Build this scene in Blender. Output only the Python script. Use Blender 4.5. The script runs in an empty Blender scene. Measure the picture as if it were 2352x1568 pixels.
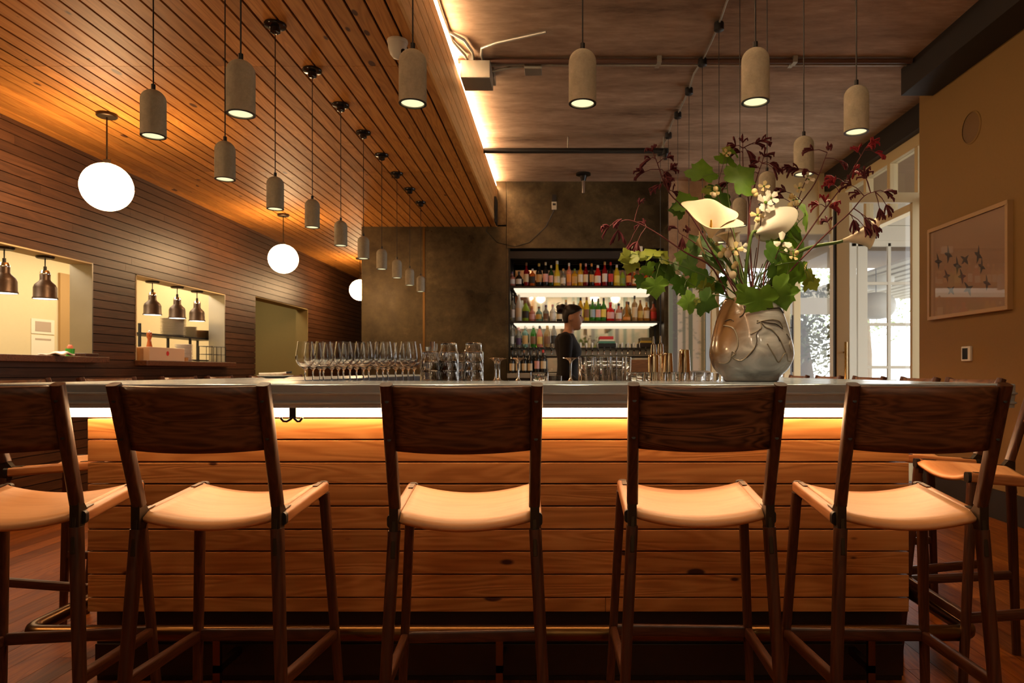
import bpy, bmesh, math, random
from mathutils import Vector, Matrix, Euler, noise
PI = math.pi
random.seed(7)
S = bpy.context.scene
COL = S.collection

# ------------------------------------------------------------------ camera
H = 1.113                      # lens height
cam_d = bpy.data.cameras.new('camera')
cam = bpy.data.objects.new('camera', cam_d)
COL.objects.link(cam)
cam.location = (0, 0, H)
cam.rotation_euler = (PI / 2, 0, 0)
cam_d.sensor_width = 36.0
cam_d.lens = 36.0 * 1600 / 2352
cam_d.shift_x = -108 / 2352
cam_d.shift_y = 68 / 2352
cam_d.clip_start = 0.05
cam_d.clip_end = 200
cam_d.dof.use_dof = True
cam_d.dof.focus_distance = 2.35
cam_d.dof.aperture_fstop = 7.1
S.camera = cam

# ------------------------------------------------------------------ world, exposure, large lights
S.view_settings.view_transform = 'Standard'
S.view_settings.look = 'None'
S.view_settings.exposure = 0.0
S.view_settings.gamma = 1.0
S.view_settings.use_curve_mapping = False
try:
    S.cycles.use_denoising = True
    S.cycles.denoiser = 'OPENIMAGEDENOISE'
    S.cycles.caustics_reflective = False
    S.cycles.caustics_refractive = False
    S.cycles.sample_clamp_indirect = 6.0
    S.cycles.blur_glossy = 0.5
except Exception:
    pass
W = bpy.data.worlds.new('sky')
S.world = W
W.use_nodes = True
wn = W.node_tree.nodes
bg = wn['Background']
bg.inputs[0].default_value = (0.95, 0.98, 1.0, 1)
bg.inputs[1].default_value = 3.2

WARM = (1.0, 0.72, 0.42)
def lamp(name, kind, loc, energy, color=WARM, rot=(0, 0, 0), **kw):
    d = bpy.data.lights.new(name, kind)
    d.energy = energy
    d.color = color
    for k, v in kw.items():
        setattr(d, k, v)
    o = bpy.data.objects.new(name, d)
    o.location = loc
    o.rotation_euler = rot
    COL.objects.link(o)
    return o
# kitchen ceiling panels (in the rooms behind the serving hatches) and a corridor lamp
lamp('kitchen_panel_light', 'AREA', (-5.3, 6.3, 2.72), 105, (1.0, 0.81, 0.55), shape='RECTANGLE', size=0.9, size_y=3.6)
lamp('kitchen_panel_light', 'AREA', (-5.3, 8.9, 2.72), 50, (1.0, 0.81, 0.55), shape='RECTANGLE', size=0.9, size_y=1.4)
lamp('corridor_light', 'AREA', (-5.1, 11.3, 2.72), 14, (0.95, 0.80, 0.50), shape='RECTANGLE', size=0.5, size_y=0.8)
# unseen lamp added behind the camera to brighten the wallpaper in the mirror
lamp('added_mural_fill', 'AREA', (0.3, -2.9, 3.6), 60, (1.0, 0.84, 0.62), (-0.45, 0, 0), shape='RECTANGLE', size=6.0, size_y=0.15)
# daylight entering by the shop front on the east side
lamp('shop_front_daylight', 'AREA', (3.95, 8.1, 1.6), 20, (0.95, 0.98, 1.0), (0, PI / 2, 0), shape='RECTANGLE', size=2.2, size_y=1.9)

# ------------------------------------------------------------------ helpers
def at(px, py, D):
    """world point that lies D metres ahead of the lens on the ray of a photo pixel"""
    return Vector(((px - 1284) * D / 1600, D, H - (py - 852) * D / 1600))

def tag(o, label=None, cat=None, group=None, kind=None):
    if label: o['label'] = label
    if cat: o['category'] = cat
    if group: o['group'] = group
    if kind: o['kind'] = kind
    return o

class MB:
    def __init__(s):
        s.v = []; s.f = []; s.m = []; s.mi = 0
    def add(s, vs, fs):
        b = len(s.v)
        s.v += [tuple(p) for p in vs]
        s.f += [tuple(i + b for i in f) for f in fs]
        s.m += [s.mi] * len(fs)
        return s
    def box(s, x0, x1, y0, y1, z0, z1):
        v = [(x, y, z) for z in (z0, z1) for y in (y0, y1) for x in (x0, x1)]
        return s.add(v, [(0, 2, 3, 1), (4, 5, 7, 6), (0, 1, 5, 4), (2, 6, 7, 3), (0, 4, 6, 2), (1, 3, 7, 5)])
    def bar(s, a, b, w, d, up=(0, 0, 1), w2=None, d2=None):
        """rectangular bar from a to b, w across, d along up"""
        a = Vector(a); b = Vector(b); t = (b - a).normalized(); up = Vector(up)
        x = t.cross(up)
        if x.length < 1e-5: x = t.cross(Vector((0, 1, 0)))
        x.normalize(); y = x.cross(t).normalized()
        w2 = w if w2 is None else w2; d2 = d if d2 is None else d2
        v = []
        for p, ww, dd in ((a, w, d), (b, w2, d2)):
            for sx, sy in ((-1, -1), (1, -1), (1, 1), (-1, 1)):
                v.append(p + x * sx * ww / 2 + y * sy * dd / 2)
        return s.add(v, [(3, 2, 1, 0), (4, 5, 6, 7), (0, 1, 5, 4), (1, 2, 6, 5), (2, 3, 7, 6), (3, 0, 4, 7)])
    def tube(s, pts, r, n=8, cap=True):
        pts = [Vector(p) for p in pts]
        rs = r if isinstance(r, (list, tuple)) else [r] * len(pts)
        t0 = (pts[1] - pts[0]).normalized()
        ref = Vector((0, 0, 1)) if abs(t0.z) < 0.9 else Vector((1, 0, 0))
        vs = []; x = t0.cross(ref).normalized()
        for i, p in enumerate(pts):
            if i == 0: t = pts[1] - p
            elif i == len(pts) - 1: t = p - pts[i - 1]
            else: t = (pts[i + 1] - pts[i]).normalized() + (p - pts[i - 1]).normalized()
            t.normalize()
            x = (x - t * x.dot(t)).normalized(); y = t.cross(x)
            for k in range(n):
                a = 2 * PI * k / n
                vs.append(p + (x * math.cos(a) + y * math.sin(a)) * rs[i])
        fs = []
        for i in range(len(pts) - 1):
            for k in range(n):
                fs.append((i * n + k, i * n + (k + 1) % n, (i + 1) * n + (k + 1) % n, (i + 1) * n + k))
        if cap:
            fs.append(tuple(range(n - 1, -1, -1)))
            fs.append(tuple((len(pts) - 1) * n + k for k in range(n)))
        return s.add(vs, fs)
    def lathe(s, prof, n=20, c=(0, 0, 0), axis=None, closed=False):
        """prof: (r, z) from one end to the other"""
        cx, cy, cz = c; vs = []; fs = []
        for r, z in prof:
            for k in range(n):
                a = 2 * PI * k / n
                vs.append(Vector((max(r, 1e-5) * math.cos(a), max(r, 1e-5) * math.sin(a), z)))
        m = len(prof)
        for i in range(m if closed else m - 1):
            j = (i + 1) % m
            for k in range(n):
                fs.append((i * n + k, i * n + (k + 1) % n, j * n + (k + 1) % n, j * n + k))
        if axis is not None:
            q = Vector((0, 0, 1)).rotation_difference(Vector(axis)).to_matrix()
            vs = [q @ v for v in vs]
        return s.add([v + Vector((cx, cy, cz)) for v in vs], fs)
    def prism(s, poly, ax, a, b):
        """poly: 2-D outline (ccw); extruded along axis ax ('x','y','z') from a to b"""
        def P(p, h):
            return {'x': (h, p[0], p[1]), 'y': (p[0], h, p[1]), 'z': (p[0], p[1], h)}[ax]
        n = len(poly)
        v = [P(p, a) for p in poly] + [P(p, b) for p in poly]
        f = [(k, (k + 1) % n, n + (k + 1) % n, n + k) for k in range(n)]
        f += [tuple(range(n - 1, -1, -1)), tuple(range(n, 2 * n))]
        return s.add(v, f)
    def loft(s, rings, cap=True):
        n = len(rings[0]); vs = [p for r in rings for p in r]; fs = []
        for i in range(len(rings) - 1):
            for k in range(n):
                fs.append((i * n + k, i * n + (k + 1) % n, (i + 1) * n + (k + 1) % n, (i + 1) * n + k))
        if cap:
            fs += [tuple(range(n - 1, -1, -1)), tuple((len(rings) - 1) * n + k for k in range(n))]
        return s.add(vs, fs)
    def grid(s, P, closed_u=False):
        """P[i][j] points"""
        ni, nj = len(P), len(P[0]); vs = [p for r in P for p in r]
        fs = [(i * nj + j, i * nj + j + 1, (i + 1) * nj + j + 1, (i + 1) * nj + j) for i in range(ni - 1) for j in range(nj - 1)]
        return s.add(vs, fs)
    def build(s, name, mat, parent=None, smooth=None, bevel=0, seg=2, solid=0, sub=0, fix=True, label=None):
        me = bpy.data.meshes.new(name)
        me.from_pydata(s.v, [], s.f)
        mats = mat if isinstance(mat, (list, tuple)) else [mat]
        for m in mats: me.materials.append(m)
        if len(mats) > 1: me.polygons.foreach_set('material_index', s.m)
        if fix:
            b = bmesh.new(); b.from_mesh(me)
            bmesh.ops.remove_doubles(b, verts=b.verts, dist=2e-6)
            bmesh.ops.recalc_face_normals(b, faces=b.faces); b.to_mesh(me); b.free()
        if smooth is not None:
            me.polygons.foreach_set('use_smooth', [True] * len(me.polygons))
            if smooth < 180:
                try: me.set_sharp_from_angle(angle=math.radians(smooth))
                except Exception: pass
        o = bpy.data.objects.new(name, me); COL.objects.link(o)
        if parent: o.parent = parent
        if solid:
            md = o.modifiers.new('solid', 'SOLIDIFY'); md.thickness = abs(solid); md.offset = 0 if solid > 0 else -1
        if bevel:
            md = o.modifiers.new('bevel', 'BEVEL'); md.width = bevel; md.segments = seg; md.limit_method = 'ANGLE'
            md.angle_limit = math.radians(50)
        if sub:
            md = o.modifiers.new('sub', 'SUBSURF'); md.levels = sub; md.render_levels = sub
        if label: o['label'] = label
        return o

def thing(name, label, cat, loc=(0, 0, 0), rz=0, group=None, rot=None):
    o = bpy.data.objects.new(name, None)
    COL.objects.link(o); o.location = loc
    o.rotation_euler = rot if rot else (0, 0, rz)
    o.empty_display_size = 0.05
    return tag(o, label, cat, group)

KIDS = {}
def dup(root, loc, rz=0, label=None, group=None, scale=None):
    """copy of a thing with its parts and sub-parts (mesh data shared)"""
    def rec(src, par):
        c = src.copy(); COL.objects.link(c)
        if par is not None: c.parent = par
        for ch in list(src.children): rec(ch, c)
        return c
    r = rec(root, None)
    r.location = loc; r.rotation_euler = (0, 0, rz)
    if scale: r.scale = scale
    if label: r['label'] = label
    if group: r['group'] = group
    return r

def struct(name, mb, mat, **kw):
    o = mb.build(name, mat, **kw); o['kind'] = 'structure'; return o

ORD = ['first', 'second', 'third', 'fourth', 'fifth', 'sixth', 'seventh', 'eighth', 'ninth', 'tenth', 'eleventh', 'twelfth',
       'thirteenth', 'fourteenth', 'fifteenth', 'sixteenth', 'seventeenth', 'eighteenth', 'nineteenth', 'twentieth',
       'twenty-first', 'twenty-second', 'twenty-third', 'twenty-fourth', 'twenty-fifth', 'twenty-sixth']

# ------------------------------------------------------------------ materials
def newmat(name):
    m = bpy.data.materials.new(name); m.use_nodes = True
    nt = m.node_tree; nt.nodes.clear()
    out = nt.nodes.new('ShaderNodeOutputMaterial')
    return m, nt, out
def N(nt, t, **kw):
    n = nt.nodes.new(t)
    for k, v in kw.items(): setattr(n, k, v)
    return n
def L(nt, a, b): nt.links.new(a, b)
def rgb(c): return (c[0], c[1], c[2], 1)
def s2l(r, g, b):
    f = lambda c: (c / 255 / 12.92) if c <= 10 else ((c / 255 + 0.055) / 1.055) ** 2.4
    return (f(r), f(g), f(b))

def pbr(name, col, rough=0.5, metal=0.0, spec=0.5, trans=0.0, ior=1.45, emit=None, estr=0.0, noise_amt=0.0, nscale=20, bump=0.0, coat=0.0, alpha=1.0):
    m, nt, out = newmat(name)
    b = N(nt, 'ShaderNodeBsdfPrincipled')
    b.inputs['Base Color'].default_value = rgb(col)
    b.inputs['Roughness'].default_value = rough
    b.inputs['Metallic'].default_value = metal
    b.inputs['Specular IOR Level'].default_value = spec
    b.inputs['Transmission Weight'].default_value = trans
    b.inputs['IOR'].default_value = ior
    b.inputs['Coat Weight'].default_value = coat
    if emit:
        b.inputs['Emission Color'].default_value = rgb(emit); b.inputs['Emission Strength'].default_value = estr
    if noise_amt or bump:
        tc = N(nt, 'ShaderNodeTexCoord'); nz = N(nt, 'ShaderNodeTexNoise')
        nz.inputs['Scale'].default_value = nscale; nz.inputs['Detail'].default_value = 5
        L(nt, tc.outputs['Object'], nz.inputs['Vector'])
        if noise_amt:
            mx = N(nt, 'ShaderNodeMix', data_type='RGBA')
            mx.inputs[6].default_value = rgb([c * (1 - noise_amt) for c in col])
            mx.inputs[7].default_value = rgb([min(1, c * (1 + noise_amt)) for c in col])
            L(nt, nz.outputs['Fac'], mx.inputs[0]); L(nt, mx.outputs[2], b.inputs['Base Color'])
        if bump:
            bp = N(nt, 'ShaderNodeBump'); bp.inputs['Strength'].default_value = bump; bp.inputs['Distance'].default_value = 0.01
            L(nt, nz.outputs['Fac'], bp.inputs['Height']); L(nt, bp.outputs['Normal'], b.inputs['Normal'])
    L(nt, b.outputs[0], out.inputs[0])
    return m

def emis(name, col, strength):
    m, nt, out = newmat(name)
    e = N(nt, 'ShaderNodeEmission'); e.inputs[0].default_value = rgb(col); e.inputs[1].default_value = strength
    L(nt, e.outputs[0], out.inputs[0]); return m

def wood(name, dark, mid, light, axis='x', scale=1.0, knots=0.0, rough=0.45, var=0.25, rings=9.0, spec=0.4, coat=0.0, kcol=None, kd=(3.0, 7.0), krad=0.16, contrast=1.0, bump=0.15):
    """board timber: long grain along axis, ring figure, per-board tone, optional dark knots"""
    m, nt, out = newmat(name)
    tc = N(nt, 'ShaderNodeTexCoord'); geo = N(nt, 'ShaderNodeNewGeometry')
    sc = {'x': (0.9, 9, 9), 'y': (9, 0.9, 9), 'z': (9, 9, 0.9)}[axis]
    off = N(nt, 'ShaderNodeVectorMath', operation='SCALE'); off.inputs[0].default_value = (7.3, 5.1, 9.7)
    L(nt, geo.outputs['Random Per Island'], off.inputs['Scale'])
    ad = N(nt, 'ShaderNodeVectorMath', operation='ADD')
    L(nt, tc.outputs['Object'], ad.inputs[0]); L(nt, off.outputs[0], ad.inputs[1])
    mp = N(nt, 'ShaderNodeMapping'); mp.inputs['Scale'].default_value = [c * scale for c in sc]
    L(nt, ad.outputs[0], mp.inputs[0])
    n1 = N(nt, 'ShaderNodeTexNoise'); n1.inputs['Scale'].default_value = 1.0; n1.inputs['Detail'].default_value = 2; n1.inputs['Distortion'].default_value = 0.6
    L(nt, mp.outputs[0], n1.inputs['Vector'])
    mu = N(nt, 'ShaderNodeMath', operation='MULTIPLY'); mu.inputs[1].default_value = rings * 6.283
    L(nt, n1.outputs['Fac'], mu.inputs[0])
    sn = N(nt, 'ShaderNodeMath', operation='SINE'); L(nt, mu.outputs[0], sn.inputs[0])
    mp2 = N(nt, 'ShaderNodeMapping'); mp2.inputs['Scale'].default_value = [c * scale * (9 if c > 2 else 3) for c in sc]
    L(nt, ad.outputs[0], mp2.inputs[0])
    n2 = N(nt, 'ShaderNodeTexNoise'); n2.inputs['Scale'].default_value = 1.0; n2.inputs['Detail'].default_value = 4
    L(nt, mp2.outputs[0], n2.inputs['Vector'])
    a1 = N(nt, 'ShaderNodeMath', operation='MULTIPLY_ADD'); a1.inputs[1].default_value = 0.17 * contrast; a1.inputs[2].default_value = 0.5
    L(nt, sn.outputs[0], a1.inputs[0])
    a2 = N(nt, 'ShaderNodeMath', operation='MULTIPLY_ADD'); a2.inputs[1].default_value = 0.7 * contrast; a2.inputs[2].default_value = -0.35 * contrast
    L(nt, n2.outputs['Fac'], a2.inputs[0])
    a3 = N(nt, 'ShaderNodeMath', operation='ADD'); L(nt, a1.outputs[0], a3.inputs[0]); L(nt, a2.outputs[0], a3.inputs[1])
    rp = N(nt, 'ShaderNodeValToRGB')
    rp.color_ramp.elements[0].position = 0.12; rp.color_ramp.elements[0].color = rgb(dark)
    rp.color_ramp.elements[1].position = 0.9; rp.color_ramp.elements[1].color = rgb(light)
    e = rp.color_ramp.elements.new(0.5); e.color = rgb(mid)
    L(nt, a3.outputs[0], rp.inputs[0])
    # board to board tone
    vr = N(nt, 'ShaderNodeMapRange'); vr.inputs[3].default_value = 1 - var; vr.inputs[4].default_value = 1 + var
    L(nt, geo.outputs['Random Per Island'], vr.inputs[0])
    hv = N(nt, 'ShaderNodeHueSaturation'); L(nt, rp.outputs[0], hv.inputs['Color']); L(nt, vr.outputs[0], hv.inputs['Value'])
    col = hv.outputs[0]
    if knots:
        ks = {'x': (kd[0], kd[1], kd[1]), 'y': (kd[1], kd[0], kd[1]), 'z': (kd[1], kd[1], kd[0])}[axis]
        mk = N(nt, 'ShaderNodeMapping'); mk.inputs['Scale'].default_value = ks
        L(nt, ad.outputs[0], mk.inputs[0])
        vo = N(nt, 'ShaderNodeTexVoronoi'); vo.inputs['Scale'].default_value = 1.0
        L(nt, mk.outputs[0], vo.inputs['Vector'])
        sp = N(nt, 'ShaderNodeSeparateColor'); L(nt, vo.outputs['Color'], sp.inputs[0])
        rr = N(nt, 'ShaderNodeMapRange'); rr.inputs[1].default_value = 1 - knots; rr.inputs[2].default_value = 1.0; rr.inputs[3].default_value = 0.0; rr.inputs[4].default_value = krad
        L(nt, sp.outputs[0], rr.inputs[0])
        df = N(nt, 'ShaderNodeMath', operation='SUBTRACT'); L(nt, rr.outputs[0], df.inputs[0]); L(nt, vo.outputs['Distance'], df.inputs[1])
        ms = N(nt, 'ShaderNodeMapRange'); ms.inputs[1].default_value = 0.0; ms.inputs[2].default_value = 0.05
        L(nt, df.outputs[0], ms.inputs[0])
        mx = N(nt, 'ShaderNodeMix', data_type='RGBA')
        L(nt, ms.outputs[0], mx.inputs[0]); L(nt, col, mx.inputs[6]); mx.inputs[7].default_value = rgb(kcol or [c * 0.22 for c in dark])
        col = mx.outputs[2]
    b = N(nt, 'ShaderNodeBsdfPrincipled'); b.inputs['Roughness'].default_value = rough; b.inputs['Specular IOR Level'].default_value = spec; b.inputs['Coat Weight'].default_value = coat
    b.inputs['Coat Roughness'].default_value = 0.25
    L(nt, col, b.inputs['Base Color'])
    if bump:
        bp = N(nt, 'ShaderNodeBump'); bp.inputs['Strength'].default_value = bump; bp.inputs['Distance'].default_value = 0.004
        L(nt, a3.outputs[0], bp.inputs['Height']); L(nt, bp.outputs['Normal'], b.inputs['Normal'])
    L(nt, b.outputs[0], out.inputs[0]); return m

def mottled(name, cols, scale=1.5, rough=0.7, metal=0.0, stretch=(1, 1, 1), bump=0.1, spec=0.4, rvar=0.0, speck=0.0):
    """concrete, patinated steel, glaze: layered noise through a ramp"""
    m, nt, out = newmat(name)
    tc = N(nt, 'ShaderNodeTexCoord'); mp = N(nt, 'ShaderNodeMapping'); mp.inputs['Scale'].default_value = stretch
    L(nt, tc.outputs['Object'], mp.inputs[0])
    n1 = N(nt, 'ShaderNodeTexNoise'); n1.inputs['Scale'].default_value = scale; n1.inputs['Detail'].default_value = 8; n1.inputs['Roughness'].default_value = 0.62; n1.inputs['Distortion'].default_value = 0.4
    n2 = N(nt, 'ShaderNodeTexNoise'); n2.inputs['Scale'].default_value = scale * 7; n2.inputs['Detail'].default_value = 6; n2.inputs['Roughness'].default_value = 0.7
    L(nt, mp.outputs[0], n1.inputs['Vector']); L(nt, mp.outputs[0], n2.inputs['Vector'])
    a = N(nt, 'ShaderNodeMath', operation='MULTIPLY_ADD'); a.inputs[1].default_value = 0.35; L(nt, n2.outputs['Fac'], a.inputs[0])
    b0 = N(nt, 'ShaderNodeMath', operation='MULTIPLY'); b0.inputs[1].default_value = 0.65; L(nt, n1.outputs['Fac'], b0.inputs[0]); L(nt, b0.outputs[0], a.inputs[2])
    rp = N(nt, 'ShaderNodeValToRGB'); k = len(cols)
    rp.color_ramp.elements[0].position = 0.32; rp.color_ramp.elements[0].color = rgb(cols[0])
    rp.color_ramp.elements[1].position = 0.68; rp.color_ramp.elements[1].color = rgb(cols[-1])
    for i in range(1, k - 1):
        e = rp.color_ramp.elements.new(0.32 + 0.36 * i / (k - 1)); e.color = rgb(cols[i])
    L(nt, a.outputs[0], rp.inputs[0])
    b = N(nt, 'ShaderNodeBsdfPrincipled'); b.inputs['Roughness'].default_value = rough; b.inputs['Metallic'].default_value = metal; b.inputs['Specular IOR Level'].default_value = spec
    L(nt, rp.outputs[0], b.inputs['Base Color'])
    if rvar:
        r = N(nt, 'ShaderNodeMapRange'); r.inputs[1].default_value = 0.3; r.inputs[2].default_value = 0.7; r.inputs[3].default_value = rough - rvar; r.inputs[4].default_value = rough + rvar
        L(nt, n1.outputs['Fac'], r.inputs[0]); L(nt, r.outputs[0], b.inputs['Roughness'])
    if bump:
        bp = N(nt, 'ShaderNodeBump'); bp.inputs['Strength'].default_value = bump; bp.inputs['Distance'].default_value = 0.01
        L(nt, a.outputs[0], bp.inputs['Height']); L(nt, bp.outputs['Normal'], b.inputs['Normal'])
    L(nt, b.outputs[0], out.inputs[0]); return m

def pane(name, tint=(1, 1, 1), refl=0.6):
    """thin flat window glass: clear with fresnel reflection"""
    m, nt, out = newmat(name)
    t = N(nt, 'ShaderNodeBsdfTransparent'); t.inputs[0].default_value = rgb(tint)
    g = N(nt, 'ShaderNodeBsdfGlossy'); g.inputs['Roughness'].default_value = 0.02; g.inputs['Color'].default_value = (refl, refl, refl, 1)
    f = N(nt, 'ShaderNodeFresnel')
    ge = N(nt, 'ShaderNodeNewGeometry'); io = N(nt, 'ShaderNodeMapRange'); io.inputs[3].default_value = 1.45; io.inputs[4].default_value = 1 / 1.45
    L(nt, ge.outputs['Backfacing'], io.inputs[0]); L(nt, io.outputs[0], f.inputs[0])
    mx = N(nt, 'ShaderNodeMixShader'); L(nt, f.outputs[0], mx.inputs[0]); L(nt, t.outputs[0], mx.inputs[1]); L(nt, g.outputs[0], mx.inputs[2])
    L(nt, mx.outputs[0], out.inputs[0]); return m

def glass(name, col=(1, 1, 1), rough=0.0, ior=1.45):
    m, nt, out = newmat(name)
    g = N(nt, 'ShaderNodeBsdfGlass'); g.inputs['Color'].default_value = rgb(col); g.inputs['Roughness'].default_value = rough; g.inputs['IOR'].default_value = ior
    L(nt, g.outputs[0], out.inputs[0]); return m

def leafmat(name, c1, c2, trans=0.35):
    m, nt, out = newmat(name)
    tc = N(nt, 'ShaderNodeTexCoord'); nz = N(nt, 'ShaderNodeTexNoise'); nz.inputs['Scale'].default_value = 30; nz.inputs['Detail'].default_value = 4
    L(nt, tc.outputs['Object'], nz.inputs['Vector'])
    mx = N(nt, 'ShaderNodeMix', data_type='RGBA'); mx.inputs[6].default_value = rgb(c1); mx.inputs[7].default_value = rgb(c2)
    L(nt, nz.outputs['Fac'], mx.inputs[0])
    b = N(nt, 'ShaderNodeBsdfPrincipled'); b.inputs['Roughness'].default_value = 0.5; L(nt, mx.outputs[2], b.inputs['Base Color'])
    t = N(nt, 'ShaderNodeBsdfTranslucent'); L(nt, mx.outputs[2], t.inputs[0])
    s = N(nt, 'ShaderNodeMixShader'); s.inputs[0].default_value = trans
    L(nt, b.outputs[0], s.inputs[1]); L(nt, t.outputs[0], s.inputs[2]); L(nt, s.outputs[0], out.inputs[0]); return m

M = {}
M['ceil_wood'] = wood('pine_ceiling', (0.33, 0.120, 0.021), (0.47, 0.190, 0.036), (0.57, 0.255, 0.056), 'y', 1.0, knots=0.7, rough=0.55, var=0.22, kd=(3.4, 7.5), krad=0.19, kcol=(0.085, 0.026, 0.008), spec=0.25)
M['fascia_wood'] = wood('pine_fascia', (0.50, 0.25, 0.075), (0.68, 0.37, 0.12), (0.78, 0.46, 0.165), 'y', 1.0, knots=0.4, rough=0.45, var=0.15, kd=(3.2, 6.5), krad=0.18, kcol=(0.08, 0.02, 0.006))
M['bar_pine'] = wood('bar_pine', (0.34, 0.122, 0.030), (0.50, 0.202, 0.057), (0.62, 0.285, 0.092), 'x', 1.0, knots=0.85, rough=0.42, var=0.2, kd=(4.6, 11), krad=0.18, kcol=(0.06, 0.012, 0.004), rings=12)
M['wall_wood'] = wood('dark_stained_wall', (0.046, 0.018, 0.0075), (0.072, 0.029, 0.012), (0.105, 0.044, 0.0185), 'y', 1.2, knots=0.0, rough=0.44, var=0.25, rings=6, spec=0.4)
M['walnut'] = wood('walnut', (0.028, 0.008, 0.0035), (0.052, 0.0155, 0.0063), (0.085, 0.027, 0.010), 'z', 2.2, rough=0.36, var=0.0, rings=8, spec=0.5)
M['walnut_back'] = wood('walnut_veneer', (0.038, 0.013, 0.0065), (0.115, 0.042, 0.018), (0.18, 0.072, 0.031), 'x', 1.5, rough=0.4, var=0.0, rings=14, spec=0.45, contrast=1.15)
for _a in 'xy':
    M['walnut_' + _a] = wood('walnut_' + _a, (0.028, 0.008, 0.0035), (0.052, 0.0155, 0.0063), (0.085, 0.027, 0.010), _a, 2.2, rough=0.36, var=0.0, rings=8, spec=0.5)
M['walnut_wavy'] = wood('walnut_wavy_veneer', (0.022, 0.009, 0.005), (0.115, 0.047, 0.023), (0.19, 0.082, 0.040), 'x', 1.05, rough=0.4, var=0.0, rings=26, spec=0.45, contrast=1.5)
M['seat'] = wood('tan_seat', (0.50, 0.225, 0.085), (0.60, 0.285, 0.115), (0.68, 0.345, 0.15), 'x', 2.0, rough=0.42, var=0.0, rings=3, contrast=0.7, spec=0.45)
M['floor_wood'] = wood('floor_fir', (0.13, 0.032, 0.004), (0.21, 0.056, 0.007), (0.29, 0.088, 0.012), 'y', 1.2, rough=0.40, var=0.3, rings=10, knots=0.1, spec=0.12)
M['concrete_ceil'] = mottled('board_marked_concrete', [(0.13, 0.076, 0.044), (0.31, 0.198, 0.122), (0.44, 0.295, 0.19), (0.60, 0.43, 0.295)], 0.9, 0.75, stretch=(0.8, 2.6, 1), bump=0.12, spec=0.25)
M['concrete'] = mottled('cast_concrete', [(0.32, 0.295, 0.22), (0.42, 0.385, 0.29), (0.52, 0.475, 0.37)], 18, 0.8, bump=0.15, spec=0.2)
M['steel_patina'] = mottled('patinated_steel', [(0.030, 0.021, 0.011), (0.060, 0.043, 0.022), (0.10, 0.073, 0.036), (0.20, 0.15, 0.075)], 1.1, 0.33, metal=0.7, bump=0.04, rvar=0.12, spec=0.5)
M['zinc'] = mottled('zinc', [(0.30, 0.36, 0.42), (0.355, 0.42, 0.49), (0.41, 0.48, 0.55)], 2.5, 0.22, metal=0.45, bump=0.0, rvar=0.06)
M['beige_wall'] = pbr('beige_wall', (0.235, 0.128, 0.033), 0.8, noise_amt=0.05, nscale=40, bump=0.03)
M['kitchen_wall'] = pbr('kitchen_wall', (0.60, 0.475, 0.27), 0.7, noise_amt=0.03)
M['corridor_wall'] = pbr('corridor_wall', (0.34, 0.255, 0.105), 0.8, noise_amt=0.04)
M['black'] = pbr('black_paint', (0.008, 0.006, 0.005), 0.45)
M['black_gloss'] = pbr('black_gloss', (0.010, 0.008, 0.007), 0.18)
M['black_wood'] = pbr('dark_beam', (0.012, 0.007, 0.005), 0.6)
M['kick'] = pbr('kick_board', (0.016, 0.007, 0.004), 0.4)
M['gap'] = pbr('dark_backing', (0.006, 0.003, 0.002), 0.9)  # near-black backing behind the open board joints
M['bracket'] = pbr('bronze_bracket', (0.045, 0.030, 0.017), 0.4, metal=0.75)
M['brass'] = pbr('aged_brass', (0.42, 0.25, 0.08), 0.2, metal=1.0)
M['brass_dark'] = pbr('dark_brass', (0.16, 0.085, 0.03), 0.28, metal=1.0)
M['chrome'] = pbr('chrome', (0.75, 0.74, 0.72), 0.1, metal=1.0)
M['steel'] = pbr('brushed_steel', (0.55, 0.52, 0.46), 0.3, metal=1.0, noise_amt=0.1, nscale=6)
M['copper_shade'] = mottled('bronze_lamp_shade', [(0.035, 0.020, 0.012), (0.065, 0.038, 0.023), (0.10, 0.058, 0.035)], 10, 0.42, metal=0.5, bump=0.03)
M['galv'] = pbr('galvanised', (0.40, 0.37, 0.30), 0.4, metal=0.6, noise_amt=0.1)
M['white_paint'] = pbr('white_paint', (0.72, 0.66, 0.52), 0.55)
M['cream_paint'] = pbr('cream_paint', (0.58, 0.45, 0.24), 0.6)
M['white_plastic'] = pbr('white_plastic', (0.72, 0.68, 0.58), 0.4)
M['china'] = pbr('china', (0.62, 0.54, 0.42), 0.3)
M['china_white'] = pbr('china_white', (0.78, 0.72, 0.66), 0.3)
M['glass'] = glass('clear_glass')
M['pane'] = pane('window_pane')
M['mirror'] = pbr('bar_mirror', (0.78, 0.76, 0.70), 0.03, metal=1.0)
M['globe'] = emis('lit_opal_globe', (1.0, 0.63, 0.31), 46.0)
M['globe_dim'] = emis('lit_opal_globe_dining', (1.0, 0.80, 0.56), 34.0)
M['bulb'] = emis('lit_lamp_mouth', (1.0, 0.88, 0.50), 1.15)
M['led'] = emis('led_tape', (1.0, 0.58, 0.28), 23.0)
M['cove'] = emis('cove_led', (1.0, 0.68, 0.40), 75.0)
M['shelf_led'] = emis('shelf_led', (1.0, 0.83, 0.60), 1.25)
M['heat_glow'] = emis('heat_lamp_glow', (1.0, 0.88, 0.66), 6.0)

# ================================================================== room shell
ZW, ZC = 3.143, 3.78          # timber soffit, concrete slab
XL, XF, XR, XS = -4.4, -0.888, 3.3, 3.7   # planked wall, soffit fascia, plaster wall, shop front
YB, YR = 9.8, -3.6            # bar back wall, wall behind the camera

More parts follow.
